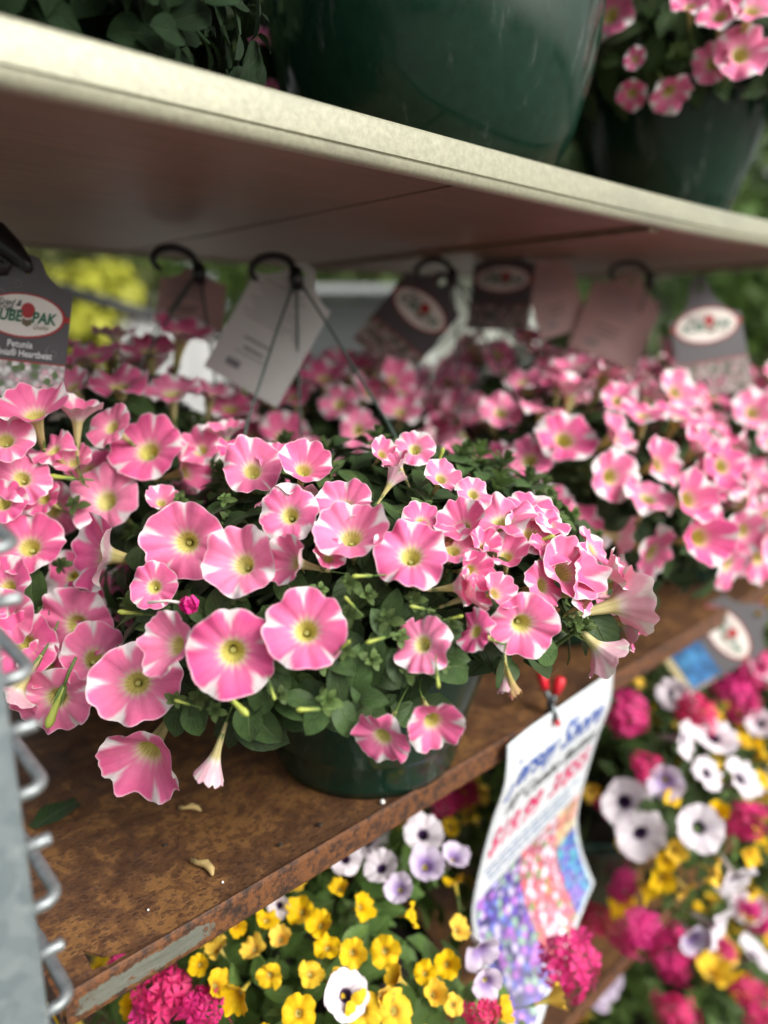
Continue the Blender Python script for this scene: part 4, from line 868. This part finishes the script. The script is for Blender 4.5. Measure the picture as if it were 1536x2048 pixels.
def tag(label, p_top, normal, upv, w=.098, h=.150, face='logo', mat='tag_grey', text=False, name='plant_tag', tilt=0., neck=.3, nh=.22):
    n = normal.normalized(); u = (upv-n*upv.dot(n)).normalized(); x = u.cross(n)
    Mx = Matrix((x, u, n)).transposed().to_4x4() @ Matrix.Rotation(tilt, 4, 'Z')
    o = thing(name, label, 'plant tag'); o.matrix_world = Matrix.Translation(p_top) @ Mx @ Matrix.Translation((0, -h*.93, 0))
    drop = [(0, h*.86), (w*.03, h*.88), (w*.05, h*.905), (w*.035, h*.935), (0, h*.945), (-w*.035, h*.935), (-w*.05, h*.905), (-w*.03, h*.88)]
    obj('card', MB().plate([tag_outline(w, h, neck, nh), drop], -.0004, .0004).me('card', M[mat]), o)
    if face == 'logo':
        cy = h*.59; a, b = w*.45, h*.150
        obj('band', MB().box((-w*.497, cy-h*.018, .0005), (w*.497, cy+h*.018, .0007)).me('band', M['red']), o)
        obj('emblem_border', MB().plate([ell(0, cy, a, b)], .0005, .0010).me('emblem_border', M['red']), o)
        obj('emblem', MB().plate([ell(0, cy, a*.94, b*.92)], .0008, .0013).me('emblem', M['cream']), o)
        obj('rose', MB().plate([ell(w*.05, cy+h*.035, w*.075, h*.052, 18)], .0010, .0016).me('rose', M['red']), o)
        obj('cube', MB().plate([[(w*.05, cy-h*.075), (w*.10, cy-h*.058), (w*.10, cy-h*.018), (w*.05, cy-h*.030), (0, cy-h*.018), (0, cy-h*.058)]], .0010, .0016).me('cube', M['brown_print']), o)
        for bd, xx, yy, sz, sh_, mt, bo in [('KUBE', -w*.175, cy-h*.012, .0165, .12, 'green_print', .0004), ('PAK', w*.225, cy-h*.012, .0165, .12, 'green_print', .0004), ('Tried &', -w*.16, cy+h*.075, .0098, .45, 'black_print', .0001), ('True', -w*.20, cy+h*.040, .0098, .45, 'black_print', .0001), ('with', -w*.055, cy+h*.028, .0050, .45, 'black_print', 0), ('Quality', w*.20, cy-h*.070, .0068, .45, 'brown_print', 0)]:
            V, F = text_mesh(bd, sz*w/.098, sh_, bold=bo); V = [(v[0]*.82+xx, v[1]+yy, 0) for v in V]; flat('lettering', V, F, .0017, M[mt], o)
        obj('picture', MB().plate([[(-w*.5, 0), (w*.5, 0), (w*.5, h*.28), (-w*.5, h*.28)]], .0005, .0008).me('picture', M['ph_white' if text else 'ph_dim']), o)
        obj('red_rule', MB().box((-w*.5, h*.281, .0005), (w*.5, h*.289, .0009)).me('red_rule', M['red']), o)
        if text:
            for bd, yy, sz in (('Petunia', h*.395, .0082), ('Surfinia® Heartbeat', h*.335, .0078)):
                V, F = text_mesh(bd, sz, 0, bold=.0001); flat('lettering', [(v[0]*.85, v[1]+yy, 0) for v in V], F, .0012, M['white_print'], o)
            for cxx, cyy, rr, a0 in ((-.30, .70, .10, 0.), (.33, .64, .09, 2.), (-.1, .80, .06, 4.), (.35, .36, .09, 1.), (-.36, .30, .07, 3.)):
                pts = [(w*cxx+w*rr*(1-k/26)*math.cos(a0+k*.35), h*cyy+w*rr*(1-k/26)*math.sin(a0+k*.35), .0006) for k in range(24)]
                obj('scroll', MB().tube(pts, .00035, 4).me('scroll', M['grey_line']), o)
    elif face == 'back':
        for k, (y, l, mt, th) in enumerate([(.76, .5, 'grey_line', .0012)]+[(.72-.035*j, .62-.1*(j % 3), 'cream', .0009) for j in range(8)]+[(.33, .36, 'black_print', .0016), (.26, .26, 'black_print', .0018), (.22, .40, 'grey_line', .0010)]):
            xo = -.1*w if k < 9 else -.06*w
            obj('print_line', MB().box((xo-w*l/2, h*y, .0005), (xo+w*l/2, h*y+th, .0008)).me('print_line', M['grey_line' if mt == 'cream' else mt]), o)
        obj('barcode', MB().box((-w*.30, h*.10, .0005), (-w*.12, h*.155, .0008)).me('barcode', M['grey_line']), o)
    return o
tag('grey plant tag with oval emblem and variety name, hung beside the rack post', at(58, 530, .60), facing(.05, .0, .95), facing(0, 1, 0), .076, .124, text=True, tilt=R_(-6))
tag('white back of a plant tag hung tilted from the end basket', at(606, 545, .775), facing(-.2, .05, .95), UPW, .098, .150, 'back', 'tag_back', tilt=R_(-27))
tag('dull pink plant tag hung behind the tilted white one', at(388, 545, .84), facing(.1, .05, .95), UPW, .075, .07, 'back', 'tag_pink', tilt=R_(-6))
tag('tilted grey plant tag with oval emblem above the second front basket', at(888, 560, .98), facing(-.15, .0, .95), UPW, .095, .150, tilt=R_(-38))
tag('grey plant tag with oval emblem tucked close under the upper shelf', at(1012, 500, 1.10), facing(-.35, .0, .9), UPW, .095, .130, tilt=R_(-2))
tag('brown back of a plant tag hung by the tag tucked under the shelf', at(1085, 515, 1.12), facing(.2, .0, .95), UPW, .085, .130, 'back', 'tag_pink', tilt=R_(16))
tag('tan back of a plant tag hung in front of the shaded back row', at(1265, 560, 1.12), facing(-.1, .05, .95), UPW, .11, .14, 'back', 'tag_pink', tilt=R_(-20))
tag('grey long-necked plant tag with oval emblem over the third front basket', at(1398, 572, 1.06), facing(-.1, .05, .95), UPW, .100, .175, tilt=R_(10), neck=.26, nh=.34)
tag('grey plant tag with blue picture hanging under the shelf lip over the combination baskets', at(1520, 1225, 1.06), facing(-.15, .3, .9), facing(.85, .55, .1), .095, .17, tilt=0)
tag('pale plant tag hung low behind the yellow blooms', at(845, 1560, .86), facing(-.1, .25, .95), facing(.1, 1, 0), .075, .11, 'back', 'tag_back', tilt=R_(-8))
bt = [o_ for o_ in COL.objects if o_.get('label', '').startswith('grey plant tag with blue')][0]
obj('blue_picture', MB().box((-.042, .012, .0010), (.042, .060, .0016)).me('blue_picture', M['ph_sky']), bt)
obj('sand_picture', MB().box((-.042, .001, .0010), (.042, .0115, .0016)).me('sand_picture', M['sand_print']), bt)

hk = thing('basket_hook', 'black plastic hook with ribbed clip holding the grey variety tag', 'hook', at(40, 520, .60))
q = lambda x, y, t=.60: at(x, y, t)-hk.location
obj('arm', MB().tube([q(-60, 430), q(-10, 470), q(20, 500), q(52, 528), q(60, 545)], [.010, .012, .011, .006, .003], 10).me('arm', M['black'], True), hk)
obj('collar', MB().tube([q(-30, 520), q(5, 532), q(22, 540)], [.012, .010, .006], 12).me('collar', M['black'], True), hk)
for k in range(3): obj('rib', MB().tube([q(-16+k*12, 495+k*9, .588), q(2+k*10, 520+k*6, .588)], .0012, 6).me('rib', M['black'], True), hk)

# curled price sign
SX0, SX1 = .516, .722
prof = [(.3868, .006), (.3876, -.036), (.4000, -.085), (.4110, -.14), (.4180, -.185), (.4190, -.215), (.4080, -.252), (.3860, -.287), (.3560, -.318), (.340, -.332)]
PV = [Vector((0, a, b)) for a, b in prof]; acc = [0]
for i in range(1, len(PV)): acc.append(acc[-1]+(PV[i]-PV[i-1]).length)
SL = acc[-1]
def cat(P0, P1, P2, P3, t): return .5*((2*P1)+(P2-P0)*t+(2*P0-5*P1+4*P2-P3)*t*t+(3*P1-P0-3*P2+P3)*t**3)
def sheet(u, v, off=0.):
    """u 0..1 across, v 0..1 down; off = mm in front"""
    v = min(max(v, 0), 1)*(1-.19*u); s_ = v*SL; i = 0
    while i < len(acc)-2 and acc[i+1] < s_: i += 1
    t = (s_-acc[i])/(acc[i+1]-acc[i]); g_ = lambda k: PV[min(max(k, 0), len(PV)-1)]
    def f(tt): return cat(g_(i-1), g_(i), g_(i+1), g_(i+2), tt)
    p = f(t); d = f(min(t+.02, 1.02))-f(t-.02); n = Vector((0, d.z, -d.y)).normalized()
    if n.y > 0: n = -n
    curl = -.007*max(0, .30-u)**2/.09*(1-v)     # upper left edge bends back from the clip
    x = SX0+(SX1-SX0)*u
    q = Vector((x, p.y+curl, p.z-curl*.5+.012*(u-.5))) + n*off; return q
sg = thing('price_sign', 'curled white paper price sign with blue title and flower pictures, clipped to the shelf lip', 'sign')
def grid_sheet(name, u0, u1, v0, v1, nu, nv, off, mat, thick=None):
    V = [sheet(u0+(u1-u0)*i/nu, v0+(v1-v0)*j/nv, off) for j in range(nv+1) for i in range(nu+1)]; F = []
    for j in range(nv):
        for i in range(nu): a = j*(nu+1)+i; F.append((a, a+nu+1, a+nu+2, a+1))
    if thick:
        n0 = len(V); V += [sheet(u0+(u1-u0)*i/nu, v0+(v1-v0)*j/nv, off-thick) for j in range(nv+1) for i in range(nu+1)]
        F += [tuple(n0+i for i in q[::-1]) for q in F[:]]
        rim = [i for i in range(nu+1)]+[j*(nu+1)+nu for j in range(1, nv+1)]+[nv*(nu+1)+i for i in range(nu-1, -1, -1)]+[j*(nu+1) for j in range(nv-1, 0, -1)]
        for k in range(len(rim)): a, b2 = rim[k], rim[(k+1) % len(rim)]; F.append((a, b2, n0+b2, n0+a))
    return obj(name, mesh(name, V, F, mat, True), sg)
grid_sheet('card', 0, 1, 0, 1, 16, 40, 0, M['sign'], .0006)
HH = SL/(SX1-SX0)
def sign_text(body, size, u, v, mat, shear=0., bold=0.0, sx=1.):
    V, F = text_mesh(body, size, shear, bold=bold)
    P = [sheet(u+x*sx/(SX1-SX0), v-y/SL, .0007) for x, y, *_ in V]
    obj('lettering', mesh('lettering', P, F, mat, False), sg)
sign_text('Jersey Shore', .050, .50, .140, M['blue_print'], .35, .0010, .66)
sign_text('10" Combo Baskets', .030, .53, .262, M['black_print'], .25, .0003, .70)
sign_text('$19.99  3/$55', .046, .49, .372, M['pink_print'], .25, .0009, .70)
for k, (a, b2) in enumerate([(.07, .90), (.10, .82), (.13, .86)]):
    v = .465+.030*k; u = a
    r3 = random.Random(k)
    while u < b2:
        l = r3.uniform(.04, .11); grid_sheet('text_line', u, min(u+l, b2), v, v+.010, 3, 1, .0007, M['pale_blue_print']); u += l+.018
grid_sheet('picture', .035, .42, .57, .985, 8, 16, .0007, M['ph_purple'])
grid_sheet('picture', .423, .76, .57, .985, 8, 16, .0007, M['ph_pink'])
grid_sheet('picture', .763, .965, .57, .735, 5, 8, .0007, M['ph_peach'])
grid_sheet('picture', .763, .965, .738, .985, 5, 8, .0007, M['ph_blue'])
# spring clip
ck = sheet(.47, .0)
cl = thing('spring_clip', 'small metal spring clip with red tips holding the paper sign on the lip', 'clip', ck)
def up_at(px, py): return at(px, py, (ck-C0).dot(FW)-.004)-ck
j0 = up_at(1102, 1405)
for (px, py), (qx, qy) in (((1083, 1345), (1090, 1378)), ((1121, 1357), (1111, 1388))):
    a, b2 = up_at(px, py), up_at(qx, qy)
    ar = obj('handle', MB().tube([j0, b2], [.0030, .0028], 8).me('handle', M['steel'], True), cl)
    obj('rubber_grip', MB().tube([b2, b2.lerp(a, .5), a, a+(a-b2)*.1], [.0046, .0056, .0056, .0035], 10).me('rubber_grip', M['redtip'], True), ar)
for off in (-.0045, .0065):
    e = up_at(1106, 1438)+Vector((0, off, 0)); jw = obj('jaw', MB().tube([j0, j0.lerp(e, .5), e], [.0032, .0034, .0028], 8).me('jaw', M['steel'], True), cl)
    obj('rubber_tip', MB().tube([e, e+(e-j0)*.3], [.0034, .0030], 8).me('rubber_tip', M['redtip'], True), jw)
obj('spring', MB().tube([j0+Vector((math.cos(k*.8)*.004, -.006+k*.0007, math.sin(k*.8)*.004)) for k in range(18)], .0009, 5).me('spring', M['steel'], True), cl)

# ================================================================== things lying about
v, f, uv = leaf_geo(.042, .022, .2, 0.002, 0, 4, 8)
lf = thing('fallen_leaf', 'fallen green leaf lying on the rusty shelf by the post', 'leaf', (.140, .566, .0025), me=leaf_from('fallen_leaf', [leaf_geo(.045, .026, .15, .006, 0, 4, 8, .001)], M['leaf'])); lf.rotation_euler = (0, 0, R_(-70))
def curl_petal(name, label, loc, rz, s):
    pts = [(0, 0, .002), (.004, .003, .003), (.007, .009, .0045), (.006, .016, .004), (.009, .022, .003)]
    b = MB().tube([Vector(p)*s for p in pts], [.0010*s, .0028*s, .0034*s, .0018*s, .0024*s], 8)
    o_ = thing(name, label, 'dried petal', loc, me=b.me(name, M['dry'], True)); o_.rotation_euler = (0, 0, rz)
p = atz(425, 1755, 0); curl_petal('dried_petal', 'curled dry tan petal lying near the rusty front lip', p, R_(30), 1.0)
p = atz(402, 1625, 0); curl_petal('dried_petal', 'curled dry petal lying below the hanging bloom, deeper on the rusty shelf', p, R_(60), .8)
for k, (x, y) in enumerate([(765, 1605), (445, 1763), (296, 1818)]):
    p = atz(x, y, .0016); r = [.0024, .0010, .0009][k]
    b = MB().lathe([(.0001, -r), (r*.8, -r*.5), (r, .1*r), (r*.6, r*.7), (.0001, r)], 7)
    thing('perlite_grain', ['white perlite grain by the foot of the end basket', 'tiny white perlite grain beside the dry tan petal', 'tiny white perlite grain on the ochre rust near the torn corner'][k], 'perlite grain', (p.x, p.y, r), None, b.me('perlite_grain', M['perlite'], True))
for k, (x, y, lab) in enumerate([(640, 1650, 'dark soil crumb lying between the end basket and the front lip'), (330, 1690, 'dark soil crumb on the shelf left of the dry tan petal'), (560, 1690, 'dark soil crumb right of the dry tan petal')]):
    p = atz(x, y, .001); r = (.0022, .0016, .0019)[k]
    thing('soil_crumb', lab, 'soil crumb', (p.x, p.y, r*.8), None, MB().lathe([(.0001, -r*.8), (r*.9, -r*.5), (r*1.2, .1*r), (r*.5, r*.6), (.0001, r*.7)], 6).me('soil_crumb', M['soil'], False))
# stray verbena floret caught among the leaves
t, ok = FD.hit(378, 1208, 1.02); p = at(378, 1208, t-.01)
fo = thing('fallen_floret', 'single magenta floret with white tube caught among the petunia leaves', 'floret', p)
b = MB(); r5 = random.Random(2)
for k in range(9):
    d = Vector((r5.gauss(0, 1), r5.gauss(0, 1), r5.gauss(0, 1))).normalized(); Rm = basis(d)
    b.add([Rm @ Vector(q)*.0062 + d*.0022 for q in ((-.5, -.9, 0), (.5, -.9, 0), (.9, .1, .2), (.4, .9, 0), (0, .7, .1), (-.4, .9, 0), (-.9, .1, .2))], [(0, 1, 2, 4), (2, 3, 4), (4, 5, 6), (0, 4, 6)])
obj('petals', b.me('petals', M['magenta']), fo)
e = RT*-.026+VU*.001
obj('floret_tube', MB().tube([Vector((0, 0, 0)), e*.5+VU*.0015, e], [.0011, .0009, .0012], 6).me('floret_tube', M['cream'], True), fo)

# ================================================================== background beyond the rack
def shrub(label, px, py, t, size, c0, c1, n=1400, seed=0, leaf=.05):
    q = at(px, py, t); r6 = random.Random(seed); h = q.z+1.15
    ro = thing('garden_shrub', label, 'shrub', (q.x, q.y, -1.15), 'shrubs beyond the rack')
    ma = leaf_mat('shrub_leaf', c0, c1, c1, .3); parts = []; lg = leaf_geo(1, .55, .2, .3, 0, 2, 2)
    lobes = [(Vector((r6.gauss(0, .45), r6.gauss(0, .45), r6.uniform(-.6, .5)))*size, size*r6.uniform(.3, .55)) for k in range(9)]
    for i in range(n):
        c, rr = r6.choice(lobes); d = Vector((r6.gauss(0, 1), r6.gauss(0, 1), r6.gauss(0, 1))).normalized(); p = Vector((0, 0, h))+c+d*rr*r6.uniform(.6, 1.05)
        if p.z < .05: continue
        parts.append(xf(lg, xform(p, basis(d+Vector((0, 0, .5)), roll=r6.uniform(0, 6)), leaf*r6.uniform(.7, 1.4))))
    o_ = obj('crown', leaf_from('crown', parts, ma), ro); o_['kind'] = 'stuff'
    tk = MB()
    for c, rr in lobes: tk.tube([(0, 0, 0), Vector((0, 0, h*.5))+c*.3, Vector((0, 0, h))+c], [.03, .02, .008], 6)
    obj('trunk', tk.me('trunk', plain('bark', (.10, .07, .05), .8)), ro)
shrub('bright yellow-green shrub seen past the grey tag', 165, 625, 2.6, .24, (.26, .27, .02), (.42, .42, .05), 1300, 1, .07)
shrub('yellowish leafy shrub rising behind the rack post', 90, 470, 4.2, .5, (.26, .32, .10), (.46, .50, .20), 1000, 2, .12)
shrub('green shrub seen past the white tilted tag', 520, 470, 4.5, .6, (.08, .15, .03), (.20, .30, .07), 1200, 3, .12)
shrub('green shrub in the middle of the yard', 720, 520, 5.5, .8, (.07, .13, .03), (.20, .28, .08), 1200, 4, .13)
shrub('dark green shrub past the long-necked tag', 1500, 600, 4.0, .7, (.05, .11, .02), (.13, .22, .04), 1500, 5, .12)
shrub('pale green shrub past the brown tag', 1150, 540, 5.0, .8, (.16, .24, .10), (.30, .38, .20), 1200, 6, .12)
for k, (px, t, s_) in enumerate([(-150, 11, 2.2), (300, 13, 2.4), (800, 12, 2.4), (1250, 11, 2.2), (1700, 9, 2.0)]):
    shrub(['broad green tree line shrub at the left yard edge', 'tall hedge shrub behind the white shed', 'tall hedge shrub behind the grey cart', 'tall hedge shrub behind the pale shrub', 'tall hedge shrub behind the dark shrub'][k], px, 560, t, s_, (.06, .12, .025), (.17, .26, .06), 1600, 20+k, .3)
# white shed
q = at(240, 585, 5.6); Z0 = -1.15
sw = thing('garden_shed', 'white panelled shed across the yard behind the pink baskets', 'shed', (q.x, q.y, Z0)); sw.rotation_euler = (0, 0, R_(-35))
wm = plain('white_paint', (.78, .79, .78), .5, var=.04, scale=3)
for k in range(8): obj('wall_panel', MB().box((-.72+.18*k+.004, -.02, 0), (-.72+.18*(k+1)-.004, .02, 1.75)).me('wall_panel', wm), sw)
obj('wall', MB().box((-.71, .021, 0), (.71, 1.0, 1.74)).me('wall', wm), sw)
obj('roof', MB().add([(-.8, -.12, 1.77), (.8, -.12, 1.77), (.8, .55, 2.05), (-.8, .55, 2.05), (-.8, 1.12, 1.77), (.8, 1.12, 1.77)], [(0, 1, 2, 3), (3, 2, 5, 4)]).me('roof', plain('shed_roof', (.20, .20, .21), .7)), sw)
# dark hose rail and grey cart
a, b2 = at(60, 560, 2.2), at(460, 680, 2.6)
rl = thing('hand_rail', 'dark pipe rail running behind the pink baskets', 'rail', (a.x, a.y, -1.15)); dm_ = plain('dark_pipe', (.012, .013, .014), .5)
obj('pipe', MB().tube([a-rl.location, b2-rl.location], .022, 10).me('pipe', dm_, True), rl)
for e in (a, b2): obj('leg', MB().tube([Vector((e.x, e.y, -1.15))-rl.location, e-rl.location], .02, 8).me('leg', dm_, True), rl)
def cart(label, px, py, t, col, w_, h_, rz):
    q = at(px, py, t); c = thing('plant_cart', label, 'cart', (q.x, q.y, -1.15), 'carts across the yard'); c.rotation_euler = (0, 0, rz)
    mt = plain('cart_paint', col, .5, .1); H = q.z+1.15+h_
    for x in (-w_, w_):
        for y in (-.25, .25): obj('leg', MB().tube([(x, y, .06), (x, y, H)], .018, 8).me('leg', mt), c)
    for k in range(3): obj('deck', MB().box((-w_, -.27, H-.04-k*.38), (w_, .27, H-.01-k*.38)).me('deck', mt), c)
    obj('end_panel', MB().box((-w_, .262, .3), (w_, .275, H-.05)).me('end_panel', mt), c)
cart('grey metal cart behind the tilted grey tag', 690, 640, 3.4, (.30, .32, .32), .38, .15, R_(-40))
cart('pale grey cart behind the emblem tags', 960, 640, 3.2, (.50, .52, .47), .22, .22, R_(-50))
